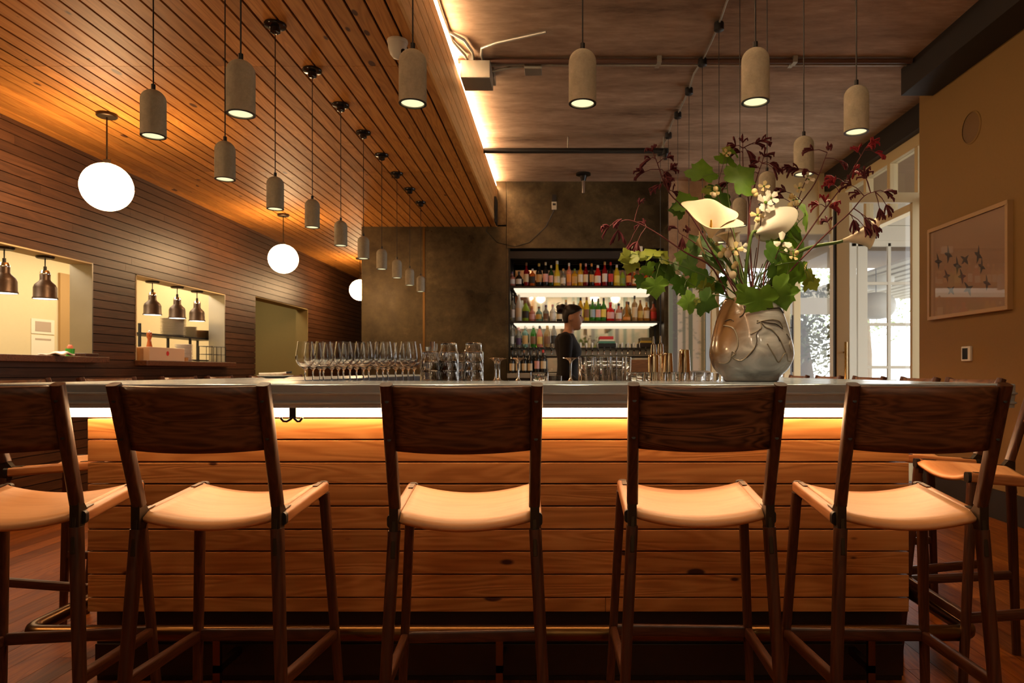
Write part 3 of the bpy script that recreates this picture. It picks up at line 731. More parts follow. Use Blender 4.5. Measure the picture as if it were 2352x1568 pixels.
# ================================================================== bar stools
def rbar(mb, a, b, w, d, up=(0, 1, 0), w2=None, d2=None, n=3):
    """rounded-square bar"""
    a = Vector(a); b = Vector(b); t = (b - a).normalized(); up = Vector(up)
    x = t.cross(up).normalized(); y = x.cross(t).normalized()
    rings = []
    for p, ww, dd in ((a, w, d), (b, w2 or w, d2 or d)):
        r = 0.32 * min(ww, dd); ring = []
        for q in range(4):
            cx = (1, -1, -1, 1)[q] * (ww / 2 - r); cy = (1, 1, -1, -1)[q] * (dd / 2 - r)
            for j in range(n + 1):
                an = q * PI / 2 + j * PI / 2 / n
                ring.append(p + x * (cx + r * math.cos(an)) + y * (cy + r * math.sin(an)))
        rings.append(ring)
    return mb.loft(rings)
def make_stool(label):
    t = thing('bar_stool', label, 'stool', (0, 0, 0), group='bar stools along the front of the bar')
    yb, yf = -0.17, 0.17
    zb, zf = 0.742, 0.767
    tilt = math.atan2(zf - zb, yf - yb)
    # seat: sagging sheet between the side rails, lips rolled down at front and back
    P = []
    for i in range(15):
        v = i / 14; y = -0.178 + 0.362 * v
        row = []
        for j in range(17):
            u = -1 + j / 8
            hw = 0.166 + 0.004 * v
            lip = 0.011 * (max(0, (0.10 - v) / 0.10) ** 2 + max(0, (v - 0.90) / 0.10) ** 2)
            row.append((u * hw, y, zb + (zf - zb) * v - 0.025 * (1 - u * u) ** 1.0 - lip + 0.004))
        P.append(row)
    MB().grid(P).build('seat', M['seat'], t, smooth=180, solid=-0.013)
    P = []
    # curved backrest between the posts
    for i in range(8):
        v = i / 7; row = []
        for j in range(15):
            u = -1 + j / 7
            z = 0.916 + 0.160 * v - 0.006 * (1 - u * u) * (1 if v < 0.5 else 0.4)
            y = yb - 0.010 - 0.094 * (z - 0.76) / 0.32 - 0.030 * (1 - u * u) + 0.004
            row.append((u * 0.166, y, z))
        P.append(row)
    MB().grid(P).build('backrest', M['walnut_back'], t, smooth=180, solid=0.013)
    for s_ in (-1, 1):
        p = rbar(MB(), (0.178 * s_, yb - 0.004, 0.766), (0.182 * s_, yb - 0.104, 1.081), 0.029, 0.032, n=3)
        po = p.build('back_post', M['walnut'], t, smooth=40)
        for zz_ in (0.945, 1.04):
            sc_ = MB()
            yy = yb - 0.004 - 0.1 * (zz_ - 0.766) / 0.315 - 0.0163
            sc_.lathe([(0.0, -0.001), (0.0052, -0.001), (0.0052, 0.0008), (0.0, 0.0012)], 10, (0.180 * s_, yy, zz_), axis=(0, -1, 0.32))
            sc_.build('screw', M['black'], po, smooth=40)
        # side rail
        r_ = rbar(MB(), (0.183 * s_, yb + 0.012, zb - 0.013), (0.186 * s_, yf + 0.006, zf - 0.013), 0.030, 0.034, up=(0, 0, 1), n=4)
        ro = r_.build('side_rail', M['seat_rail'], t, smooth=40)
        for (ya, z_) in ((yb + 0.006, zb - 0.0135), (yf + 0.008, zf - 0.0125)):
            rc = rbar(MB(), (0.1835 * s_, ya - 0.008, z_), (0.1835 * s_, ya + 0.008, z_), 0.031, 0.035, up=(0, 0, 1), n=4)
            rc.build('rail_cap', M['black'], ro, smooth=40)
        for ya, yb_ in ((yb + 0.02, yb + 0.065), (yf - 0.062, yf - 0.01)):
            za = zb + (zf - zb) * (ya - yb) / 0.34; z2 = zb + (zf - zb) * (yb_ - yb) / 0.34
            MB().bar((0.181 * s_, ya, za + 0.0052), (0.181 * s_, yb_, z2 + 0.0052), 0.014, 0.002, up=(0, 0, 1)).build('clip', M['bracket'], ro)
        # bronze joint: blade from post to leg plus gusset to the rail
        b_ = MB()
        b_.bar((0.1775 * s_, yb - 0.023, 0.800), (0.1775 * s_, yb - 0.012, 0.748), 0.011, 0.006, up=(0, 1, 0))
        b_.bar((0.1775 * s_, yb - 0.012, 0.755), (0.1800 * s_, yb - 0.027, 0.640), 0.011, 0.010, up=(0, 1, 0))
        poly = [(yb - 0.020, 0.772), (yb + 0.004, 0.772), (yb + 0.022, 0.752), (yb + 0.030, 0.745), (yb + 0.030, 0.722), (yb + 0.014, 0.712), (yb + 0.006, 0.690), (yb - 0.020, 0.690)]
        b_.prism(poly, 'x', 0.171 * s_ - 0.0035, 0.187 * s_ + 0.0035) if s_ > 0 else b_.prism(poly, 'x', -0.187 - 0.0035, -0.171 + 0.0035)
        b_.build('joint_bracket', M['bracket'], t, bevel=0.0015)
        # front bracket: block between rail end and leg
        MB().bar((0.186 * s_, yf - 0.004, zf - 0.022), (0.188 * s_, yf - 0.003, 0.715), 0.024, 0.022, up=(0, 1, 0)).build('joint_bracket', M['bracket'], t, bevel=0.003)
        rl = rbar(MB(), (0.179 * s_, yb - 0.008, 0.706), (0.214 * s_, yb - 0.052, 0.0), 0.030, 0.034, w2=0.025, d2=0.028, n=4)
        rl.build('leg', M['walnut'], t, smooth=40)
        fl = rbar(MB(), (0.189 * s_, yf - 0.001, 0.737), (0.228 * s_, yf + 0.055, 0.0), 0.028, 0.032, w2=0.024, d2=0.026, n=4)
        fl.build('leg', M['walnut'], t, smooth=40)
        rbar(MB(), (0.212 * s_, yf + 0.034, 0.288), (0.198 * s_, yb - 0.030, 0.318), 0.022, 0.034, up=(0, 0, 1), n=3).build('stretcher', M['walnut_y'], t, smooth=40)
    rbar(MB(), (-0.205, yf + 0.033, 0.290), (0.205, yf + 0.033, 0.290), 0.020, 0.036, up=(0, 0, 1), n=3).build('stretcher', M['walnut_x'], t, smooth=40)
    return t
M['seat_rail'] = wood('tan_rail', (0.30, 0.105, 0.034), (0.40, 0.16, 0.055), (0.48, 0.21, 0.08), 'y', 2.0, rough=0.4, var=0.0, rings=5)
fronts = [(-1.467, 1.97, 9, 'bar stool in front row cut off by the left picture edge'),
          (-0.912, 1.98, 1.0, 'bar stool in front row standing by the coat hook'),
          (-0.252, 1.965, 3.5, 'bar stool in front row with fine straight grained backrest, below the tumbler stacks'),
          (0.378, 2.01, -2.0, 'bar stool in front row with bold wavy grained backrest, before the vase'),
          (0.918, 1.98, -2.5, 'bar stool at the right end of the front row')]
st0 = make_stool(fronts[0][3])
for i, (x, y, a, lb) in enumerate(fronts):
    if i == 0:
        st0.location = (x, y, 0); st0.rotation_euler = (0, 0, math.radians(a))
    else:
        d_ = dup(st0, (x, y, 0), math.radians(a), lb)
        if i == 3:
            for ch in d_.children:
                if ch.name.startswith('backrest'):
                    ch.material_slots[0].link = 'OBJECT'; ch.material_slots[0].material = M['walnut_wavy']
lefts = [2.84, 3.40, 4.05, 4.55, 5.15, 5.75]
for i, y in enumerate(lefts):
    dup(st0, (-1.94, y, 0), -PI / 2 + math.radians((2, -3, 1, 4, 0, -2)[i]), '%s bar stool from the camera along the planked wall side of the bar' % ORD[i], 'bar stools on the planked wall side')
rights = [2.53, 3.08, 3.57, 4.13, 4.73, 5.34]
for i, y in enumerate(rights):
    dup(st0, (1.568, y, 0), PI / 2 + math.radians((-2, 2, -3, 1, 3, 0)[i]), '%s bar stool from the camera along the plaster wall side of the bar' % ORD[i], 'bar stools on the plaster wall side')

# ================================================================== lamps
D0 = 2.45
def make_pendant(label, drop, canopy):
    t = thing('pendant_lamp', label, 'lamp', (0, 0, 0), group='concrete pendant lamps around the bar')
    r = 0.0482; h = 0.19
    out = [(r * math.cos(a), h - r * 0.92 + r * 0.92 * math.sin(a)) for a in [k * PI / 2 / 8 for k in range(8)]] + [(0.008, h)]
    prof = [(r, 0.0)] + out
    MB().lathe([(0.008, h), *out[::-1], (r, 0.0), (r - 0.008, 0.0), (r - 0.0085, 0.02), (r - 0.009, 0.06)], 28).build('shade', M['concrete'], t, smooth=50)
    MB().lathe([(r - 0.0075, 0.001), (r + 0.0004, 0.001), (r + 0.0004, -0.0015), (r - 0.0075, -0.0015)], 28, closed=True).build('rim', M['black'], t)
    MB().lathe([(0.0, 0.004), (r - 0.0086, 0.003)], 24).build('bulb', M['bulb'], t)
    MB().tube([(0, 0, h - 0.004), (0, 0, h + 0.022)], 0.0085, 10).build('cord_grip', M['black'], t, smooth=50)
    MB().tube([(0, 0, h + 0.02), (0, 0, drop)], 0.0028, 6).build('cord', M['black'], t, smooth=60)
    if canopy == 'disc':
        MB().lathe([(0.0, 0.0), (0.062, 0.0), (0.064, -0.006), (0.06, -0.016), (0.03, -0.022), (0.028, -0.05), (0.018, -0.055), (0.0, -0.055)], 24, (0, 0, drop)).build('canopy', M['black_gloss'], t, smooth=40)
    else:
        MB().lathe([(0.0, 0.0), (0.036, 0.0), (0.038, -0.012), (0.038, -0.055), (0.030, -0.062), (0.0, -0.064)], 18, (0, 0, drop + 0.012)).build('canopy', M['black'], t, smooth=40)
    return t
def spot(loc, e=24.0):
    lamp('pendant_light', 'SPOT', (loc[0], loc[1], loc[2] - 0.02), e, (1.0, 0.74, 0.42), spot_size=math.radians(115), spot_blend=0.8, shadow_soft_size=0.035)
protoD = protoJ = None
def pendant(x, y, z, kind, label, group):
    global protoD, protoJ
    top = (ZW if kind == 'disc' else ZC - 0.03)
    # the cord length differs, so each drop has its own cord mesh
    t = make_pendant(label, top - z, kind); t.location = (x, y, z); t['group'] = group
    spot((x, y, z))
gl, gf, gr_ = 'pendants in the row under the timber soffit', 'pendants over the near edge of the bar', 'pendants in the row under the concrete slab'
for (px, dz, lb) in ((553, 0.903, 'large concrete pendant lamp under the timber soffit, largest shade above the wine glasses'),
                     (948, 0.94, 'concrete pendant lamp just in front of the white dome camera'),
                     (1338, 0.94, 'concrete pendant lamp alone before the bare concrete slab at picture centre'),
                     (1735, 0.945, 'concrete pendant lamp above the flowers, lowest over the near bar edge')):
    pendant((px - 1284) * D0 / 1600, D0, H + dz, 'disc' if px < 700 else 'box', lb, gf)
ldz = [0.961, 0.953, 0.948, 0.967, 0.955, 0.955, 0.955, 0.955, 0.955, 0.955]
for k in range(10):
    pendant(-1.661, D0 * (1.164 + 0.25 * k), H + ldz[k], 'disc', '%s concrete pendant from the camera in the row under the timber soffit' % ORD[k], gl)
for k in range(10):
    pendant(1.217, D0 * (1.164 + 0.25 * k), H + 0.978, 'box', '%s concrete pendant from the camera in the row under the concrete slab' % ORD[k], gr_)
# conduit that feeds the concrete-side row
cpts = []
for k in range(-4, 10):
    y = D0 * (1.164 + 0.25 * k); cpts += [(1.217, y, ZC - 0.03), (1.217 + 0.012 * (-1) ** k, y + 0.31, ZC - 0.012)]
tag(MB().tube(cpts, 0.008, 8).build('conduit', M['galv'], smooth=60), 'thin wavering conduit linking the pendant boxes on the concrete slab', 'conduit')

# opal globes along the planked wall
def globe(y, label, x=-3.57, zc=H + 1.452, top=ZW, mat='globe', r=0.185):
    t = thing('globe_lamp', label, 'lamp', (x, y, zc), group='opal globe lamps along the planked wall' if mat == 'globe' else 'small globe lamps at the dining end')
    MB().lathe([(r * math.cos(a * PI / 24), r * math.sin(a * PI / 24)) for a in range(-12, 13)], 32).build('globe', M[mat], t, smooth=180)
    MB().tube([(0, 0, r - 0.005), (0, 0, top - zc)], 0.006, 8).lathe([(0, r + 0.03), (0.025, r + 0.03), (0.032, r - 0.004), (0, r - 0.004)], 14).build('stem', M['bracket'], t, smooth=50)
    MB().lathe([(0, 0), (0.075, 0), (0.075, -0.022), (0.068, -0.028), (0, -0.028)], 24, (0, 0, top - zc)).build('canopy', M['bracket'], t, smooth=40)
globe(2.0, 'glowing opal globe lamp nearest the camera along the planked wall, beyond the picture edge')
globe(5.5, 'largest glowing opal globe lamp, above the nearer kitchen hatch')
globe(9.02, 'smaller glowing opal globe lamp above the farther hatch')
globe(12.5, 'glowing opal globe lamp half hidden by the steel back wall')
# globes in the dining area behind the camera, seen in the bar mirror
for i, (x, y) in enumerate(((-0.93, -0.7), (-0.58, -1.2), (1.10, -0.8), (1.78, -1.2))):
    globe(y, 'opal globe lamp in the dining area reflected in the bar mirror, %s of four' % ORD[i], x, 3.40, ZC, 'globe_dim', 0.105)
# cove light between fascia and slab
tag(MB().box(XF - 0.03, XF + 0.012, YR + 0.1, YB - 0.05, 3.694, 3.716).build('cove_light', M['cove']), 'warm led line on top of the timber fascia washing the slab', 'light')
# heat lamps in the hatches
def heat_lamp(y, top, label):
    t = thing('heat_lamp', label, 'lamp', (-4.5, y, top - 0.375), group='heat lamps in the kitchen hatches')
    pr = [(0.094, 0.0), (0.094, 0.012), (0.088, 0.02), (0.087, 0.10), (0.078, 0.125), (0.045, 0.158), (0.040, 0.17), (0.040, 0.225), (0.036, 0.23)]
    sh = MB().lathe(pr, 26).build('shade', M['copper_shade'], t, smooth=40, solid=-0.003)
    MB().lathe([(0.03, 0.25), (0.040, 0.228), (0.0415, 0.222), (0.041, 0.215)], 20).build('socket_collar', M['chrome'], t, smooth=50)
    MB().lathe([(0, 0.004), (0.090, 0.003)], 22).build('bulb', M['heat_glow'], t)
    MB().tube([(0, 0, 0.245), (0, 0, 0.285)], 0.013, 8).tube([(0, 0, 0.28), (0, 0, 0.36)], 0.005, 6).build('cord', M['black'], t, smooth=50)
    MB().lathe([(0, 0.375), (0.07, 0.375), (0.07, 0.362), (0.062, 0.354), (0, 0.354)], 22).build('canopy', M['bracket'], t, smooth=40)
for i, y in enumerate((5.65, 6.1)):
    heat_lamp(y, 2.118, ['bronze heat lamp cut by the picture edge in the nearer hatch', 'bronze heat lamp above the posted papers in the nearer hatch'][i])
for i, y in enumerate((7.71, 8.21, 8.66)):
    heat_lamp(y, 2.108, ['bronze heat lamp above the pepper mill in the farther hatch', 'bronze heat lamp above the tall pile of plates', 'bronze heat lamp nearest the steel jamb of the farther hatch'][i])

# ================================================================== back bar
tag(MB().box(XA + 0.03, XB - 0.12, 10.405, 10.415, 1.10, 2.72).build('bar_mirror', M['mirror']), 'wide mirror behind the lit bottle shelves', 'mirror')
M['shelf_steel'] = pbr('blackened_steel', (0.035, 0.028, 0.02), 0.45, metal=0.4)
zs1, zs2, zs3, zs4 = H + (852 - 657) * 9.85 / 1600, H + (852 - 737.5) * 9.85 / 1600, H + (852 - 797) * 9.95 / 1600, H - 5 * 9.6 / 1600
for z, lb in ((zs1, 'upper bottle shelf with lit underside'), (zs2, 'middle bottle shelf with lit underside')):
    t = thing('bottle_shelf', lb, 'shelf', (XA + 0.05, 9.84, z))
    MB().box(0, 2.15, 0, 0.54, -0.026, 0).build('shelf_board', M['shelf_steel'], t, bevel=0.002)
    MB().box(0.05, 2.08, 0.03, 0.50, -0.040, -0.0265).build('light_panel', M['shelf_led'], t, label='glowing light panel under the shelf')
t = thing('shelf_frame', 'thin black steel frame carrying the bottle shelves', 'frame', (0, 0, 0))
for x, y in ((XA + 0.04, 9.83), (XA + 0.04, 10.39), (XB - 0.045, 9.83), (XB - 0.045, 10.39)):
    MB().box(x - 0.011, x + 0.011, y - 0.009, y + 0.009, 1.083, 2.838).build('frame_post', M['black'], t)
for y in (9.84, 10.1): MB().box(XA + 0.051, XB - 0.056, y - 0.03, y + 0.03, 2.70 + (y - 9.84) * 0.2, 2.80).build('frame_rail', M['black_wood'], t)
tag(MB().box(1.02, 1.17, 9.74, 9.795, 2.76, 2.86).build('emergency_light', M['white_plastic'], bevel=0.01), 'white emergency light box on the bulkhead edge half behind the vine leaves', 'light')
# back counter with a stainless front
tag(MB().box(XA + 0.031, XB - 0.001, 9.52, 10.40, zs4 - 0.066, zs4).build('back_counter', M['steel'], bevel=0.004), 'stainless back counter carrying the wine bottles', 'counter')
tag(MB().box(XA + 0.05, XB - 0.03, 9.56, 10.40, 0.0, zs4 - 0.067).build('back_cabinet', M['black_wood'], bevel=0.004), 'dark cabinet under the stainless back counter', 'cabinet')
# tap wall
t = thing('tap_shelf', 'shallow shelf and steel tap panel behind the draught taps', 'shelf', (0, 0, 0))
MB().box(XA + 0.06, XB - 0.1, 10.16, 10.40, zs3 - 0.012, zs3).build('shelf_board', M['shelf_steel'], t)
MB().box(XA + 0.06, XB - 0.1, 10.30, 10.40, H + 0.235, zs3 - 0.0125).build('tap_panel', M['galv'], t)
MB().box(XA + 0.06, XB - 0.1, 10.22, 10.30, H + 0.20, H + 0.225).build('drip_tray', M['black'], t)
tap0 = None
taps = [1184, 1199, 1213, 1226.5, 1239, 1251, 1267, 1334, 1347, 1360.5, 1374, 1388, 1402, 1415.5, 1429, 1442.5, 1456, 1470, 1483]
for i, px in enumerate(taps):
    p = at(px, 806, 10.24)
    lb = ('%s draught tap from the steel wall edge, beside the bartender\'s back' % ORD[i]) if i < 7 else ('%s draught tap along from the bartender\'s chest toward the mural' % ORD[i - 7])
    if tap0 is None:
        t = thing('draught_tap', lb, 'tap', (p.x, 10.24, p.z), group='draught taps on the steel panel')
        MB().tube([(0, 0.06, 0.01), (0, -0.005, 0.01)], 0.012, 10).tube([(0, -0.005, 0.02), (0, -0.010, 0.0), (0, -0.022, -0.05)], [0.011, 0.013, 0.009], 10).build('tap_body', M['chrome'], t, smooth=50)
        MB().lathe([(0, 0.02), (0.007, 0.02), (0.010, 0.045), (0.013, 0.10), (0.012, 0.118), (0, 0.122)], 12, (0, -0.005, 0)).build('tap_handle', M['china_white'], t, smooth=50)
        tap0 = t
    else: dup(tap0, (p.x, 10.24, p.z), 0, lb)

# ------------------------------------------------------------------ bottles
BM = {}
def bmat(c, tr=0.5):
    k = (c, tr)
    if k not in BM:
        BM[k] = pbr('bottle_glass', c, 0.06, trans=tr, ior=1.33, spec=0.6)
    return BM[k]
PM = {}
def pmat(c, nm='label_paper', r=0.6):
    k = (c, nm)
    if k not in PM: PM[k] = pbr(nm, c, r)
    return PM[k]
CN = {'clear': ((0.72, 0.66, 0.55), 0.75), 'frosted': ((0.80, 0.76, 0.66), 0.25), 'dark': ((0.016, 0.013, 0.010), 0.0), 'green': ((0.07, 0.32, 0.03), 0.55), 'dgreen': ((0.012, 0.05, 0.012), 0.1),
      'lime': ((0.42, 0.62, 0.05), 0.45), 'yellow': ((0.85, 0.62, 0.04), 0.4), 'amber': ((0.62, 0.26, 0.03), 0.5), 'gold': ((0.78, 0.42, 0.03), 0.4), 'red': ((0.70, 0.015, 0.01), 0.3),
      'dred': ((0.24, 0.008, 0.010), 0.25), 'orange': ((0.75, 0.17, 0.02), 0.35), 'pink': ((0.82, 0.30, 0.20), 0.4), 'copper': ((0.45, 0.09, 0.035), 0.3), 'aqua': ((0.35, 0.60, 0.48), 0.6), 'tan': ((0.58, 0.36, 0.14), 0.5)}
CW = {'clear': 'clear', 'frosted': 'frosted white', 'dark': 'near black', 'green': 'green', 'dgreen': 'dark green', 'lime': 'lime green', 'yellow': 'yellow', 'amber': 'amber', 'gold': 'golden', 'red': 'bright red', 'dred': 'dark red',
      'orange': 'orange', 'pink': 'pink', 'copper': 'coppery', 'aqua': 'pale aqua', 'tan': 'tan'}
LC = {'white': (0.75, 0.70, 0.62), 'cream': (0.72, 0.58, 0.36), 'tan': (0.55, 0.32, 0.11), 'black': (0.03, 0.025, 0.02), 'red': (0.55, 0.04, 0.03), 'orange': (0.70, 0.28, 0.06), 'green': (0.18, 0.28, 0.08), 'gold': (0.62, 0.42, 0.10),
      'pink': (0.75, 0.40, 0.36), 'yellow': (0.78, 0.62, 0.12), 'brown': (0.20, 0.09, 0.04), 'purple': (0.10, 0.05, 0.10), 'blue': (0.30, 0.40, 0.45)}
SH = {'wine': [(1, 0), (1, 0.58), (0.93, 0.64), (0.6, 0.71), (0.36, 0.76), (0.34, 1.0)],
      'tall': [(1, 0), (1, 0.55), (0.85, 0.66), (0.5, 0.78), (0.36, 0.86), (0.34, 1.0)],
      'square': [(1, 0), (1, 0.62), (0.97, 0.67), (0.6, 0.74), (0.32, 0.78), (0.30, 1.0)],
      'squat': [(1, 0), (1.0, 0.5), (0.95, 0.58), (0.55, 0.68), (0.34, 0.74), (0.36, 1.0)],
      'cone': [(1, 0), (0.92, 0.40), (0.82, 0.52), (0.55, 0.62), (0.42, 0.68), (0.36, 1.0)],
      'wide': [(1, 0), (1.0, 0.22), (0.72, 0.30), (0.42, 0.40), (0.33, 0.55), (0.30, 1.0)],
      'burg': [(1, 0), (1, 0.45), (0.88, 0.56), (0.55, 0.70), (0.36, 0.82), (0.34, 1.0)]}
def bottle(px, pt, pb, hw, D, spec, row):
    col, lab, cap, shp, i = spec
    p = at(px, pb, D); h = (pb - pt) * D / 1600; r = hw * D / 1600
    c, tr = CN[col]
    lb = '%s bottle with %s label, %s cap, %s along %s' % (CW[col], lab, cap, ORD[i], row)
    t = thing('bottle', lb, 'bottle', (p.x, D, p.z), random.uniform(-0.3, 0.3), 'bottles along ' + row)
    pr = [(0.0, 0.0)] + [(a * r, b * h) for a, b in SH[shp]]
    pr[1] = (r * 0.94, 0.0); pr.insert(2, (r, 0.02 * h))
    nk = SH[shp][-1][0] * r
    pr[-1] = (nk, h * 0.93); pr.append((0, h * 0.935))
    n = 4 if shp == 'square4' else 18
    MB().lathe(pr, n).build('bottle_body', bmat(c, tr), t, smooth=38)
    MB().lathe([(0, h), (nk * 0.9, h), (nk * 1.12, h * 0.985), (nk * 1.12, h * 0.87), (nk * 1.0, h * 0.865)], 14).build('cap', pmat(LC[cap], 'bottle_cap', 0.35), t, smooth=40)
    z0, z1 = {'wine': (0.16, 0.50), 'tall': (0.14, 0.48), 'square': (0.14, 0.54), 'squat': (0.12, 0.46), 'cone': (0.12, 0.38), 'wide': (0.05, 0.2), 'burg': (0.08, 0.40)}[shp]
    P = []
    for zz_ in (z0, z1):
        rr_ = r * 1.012 if shp != 'cone' else r * (1.012 - 0.1 * zz_ / 0.4)
        P.append([(rr_ * math.sin(a), -rr_ * math.cos(a), zz_ * h) for a in [(-1.15 + 2.3 * k / 10) for k in range(11)]])
    MB().grid(P).build('label', pmat(LC[lab]), t, smooth=180)
    return t
top = [(1176, 624, 8.2, 'pink', 'white', 'purple', 'squat'), (1192, 623, 7.4, 'dark', 'white', 'black', 'squat'), (1209, 603, 6.2, 'dred', 'cream', 'brown', 'wine'), (1223, 617, 7, 'orange', 'black', 'white', 'square'),
       (1238, 605, 7.2, 'dark', 'tan', 'gold', 'wine'), (1253, 602, 6.6, 'dark', 'pink', 'cream', 'wine'), (1266, 609, 5.8, 'dgreen', 'pink', 'cream', 'wine'), (1279.5, 599, 7.8, 'yellow', 'white', 'white', 'cone'),
       (1294, 617, 6.4, 'clear', 'white', 'tan', 'squat'), (1307, 604, 6, 'pink', 'orange', 'white', 'wine'), (1320, 617, 7, 'gold', 'tan', 'green', 'square'), (1333.5, 605, 6.4, 'gold', 'white', 'orange', 'wine'),
       (1345.5, 605, 6, 'dred', 'cream', 'pink', 'wine'), (1359, 605, 6, 'dark', 'tan', 'orange', 'wine'), (1373, 609, 7.8, 'red', 'white', 'white', 'tall'), (1389, 601, 6.4, 'dred', 'white', 'tan', 'wine'),
       (1402.5, 602, 6.4, 'dark', 'red', 'red', 'wine'), (1416.5, 608, 7, 'yellow', 'yellow', 'white', 'tall'), (1430, 620, 6, 'lime', 'green', 'brown', 'tall'), (1444, 610, 6.3, 'dred', 'orange', 'red', 'wine'),
       (1457, 622, 6, 'orange', 'cream', 'tan', 'squat'), (1470, 615, 6, 'pink', 'white', 'gold', 'tall'), (1484, 624, 6, 'orange', 'white', 'white', 'squat'), (1499, 612, 6, 'amber', 'cream', 'black', 'tall')]
for i, (px, pt, hw, c, l, cp, sh) in enumerate(top): bottle(px, pt, 656.5, hw, 9.98, (c, l, cp, sh, i), 'the upper shelf')
mid = [(1177.5, 683, 6.6, 'clear', 'white', 'black', 'tall'), (1192, 676, 8, 'frosted', 'cream', 'white', 'tall'), (1207.5, 690, 7.8, 'lime', 'black', 'brown', 'tall'), (1222, 703, 7, 'pink', 'pink', 'orange', 'squat'),
       (1238, 704, 7.4, 'aqua', 'gold', 'brown', 'squat'), (1254, 700, 7, 'clear', 'brown', 'purple', 'squat'), (1269.5, 699, 7.2, 'frosted', 'white', 'pink', 'squat'), (1285, 703, 7, 'dark', 'cream', 'black', 'squat'),
       (1300, 688, 6.5, 'clear', 'tan', 'tan', 'tall'), (1318, 692, 6.5, 'clear', 'cream', 'cream', 'tall'), (1333.5, 683, 7, 'gold', 'yellow', 'black', 'tall'), (1347.5, 682, 6.4, 'yellow', 'brown', 'brown', 'tall'), (1361, 685, 6.4, 'green', 'blue', 'black', 'wine'),
       (1374, 685, 6.4, 'green', 'pink', 'black', 'wine'), (1386.5, 684, 6.6, 'green', 'yellow', 'black', 'wine'), (1402, 694, 9, 'red', 'pink', 'red', 'squat'), (1421, 697, 7.5, 'pink', 'white', 'black', 'squat'), (1439.5, 692, 9, 'amber', 'orange', 'brown', 'wide'),
       (1457.5, 679, 6.8, 'tan', 'cream', 'black', 'square'), (1470.5, 689, 6.4, 'amber', 'gold', 'brown', 'tall'), (1485, 694, 7.4, 'amber', 'cream', 'tan', 'square'), (1501, 692, 7.8, 'copper', 'red', 'black', 'squat')]
for i, (px, pt, hw, c, l, cp, sh) in enumerate(mid): bottle(px, pt, 737, hw, 9.98, (c, l, cp, sh, i), 'the middle shelf')
low = [(1176, 746, 5.4, 'clear', 'white', 'white', 'tall'), (1191, 752, 7, 'clear', 'purple', 'pink', 'squat'), (1206, 748, 7, 'aqua', 'tan', 'white', 'square'), (1225, 746, 6.6, 'green', 'brown', 'white', 'tall'), (1239.5, 748, 7, 'pink', 'gold', 'black', 'tall'),
       (1257, 746, 8, 'tan', 'brown', 'tan', 'tall'), (1272, 742, 7, 'clear', 'black', 'black', 'tall')]
for i, (px, pt, hw, c, l, cp, sh) in enumerate(low): bottle(px, pt, 797, hw, 10.22, (c, l, cp, sh, i), 'the tap shelf')
win = [(1176, 804, 6.3, 'cream', 'black'), (1190.5, 804, 6.3, 'cream', 'black'), (1204, 804, 6.3, 'cream', 'brown'), (1218, 804, 6.3, 'cream', 'black'), (1233.5, 803, 6.6, 'pink', 'black'), (1247.5, 803, 6.8, 'cream', 'red')]
for i, (px, pt, hw, l, cp) in enumerate(win): bottle(px, pt, 854.8, hw, 9.75, ('dark', l, cp, 'burg' if i < 4 else 'wine', i), 'the stainless back counter')
# books, crate
for (x0, x1, y0, y1, c, lb) in ((1378, 1409, 772, 779, (0.55, 0.03, 0.03), 'red topped flat book on the tap shelf stack'), (1377, 1410, 779.3, 783, (0.72, 0.62, 0.45), 'cream flat book in the middle of the tap shelf stack'), (1375, 1413, 783.3, 788, (0.08, 0.22, 0.15), 'green flat book in the tap shelf stack'),
                        (1374, 1415, 788.3, 796.8, (0.015, 0.013, 0.012), 'black flat book at the bottom of the tap shelf stack'), (1473, 1496, 775, 782, (0.16, 0.12, 0.06), 'brown book on the tap shelf near the mural end'), (1472, 1497, 782.3, 787, (0.55, 0.33, 0.04), 'mustard book under the brown book'), (1470, 1500, 787.3, 796.8, (0.03, 0.015, 0.01), 'dark book under the mustard book')):
    D = 10.2; a = at(x0, y1, D); b = at(x1, y0, D)
    t = thing('book', lb, 'book', (a.x, D, a.z), group='books on the tap shelf')
    MB().box(0, b.x - a.x, 0, 0.16, 0, b.z - a.z).build('cover', pmat(c, 'book_cover', 0.5), t)
    MB().box(0.004, b.x - a.x - 0.004, 0.003, 0.163, 0.003, b.z - a.z - 0.003).build('pages', pmat((0.65, 0.55, 0.4), 'paper'), t)
cr = thing('wooden_crate', 'brown wooden box on the back counter beside the shaker tins', 'box', (at(1446, 855, 9.7).x, 9.7, zs4))
MB().box(0, 0.26, 0, 0.012, 0, 0.19).box(0, 0.26, 0.23, 0.242, 0, 0.19).box(0, 0.012, 0.0125, 0.2295, 0, 0.19).box(0.248, 0.26, 0.0125, 0.2295, 0, 0.19).box(0, 0.26, 0, 0.242, -0.0, 0.008).build('crate_body', wood('crate_wood', (0.12, 0.045, 0.015), (0.18, 0.07, 0.02), (0.25, 0.10, 0.03), 'x', 2), cr)

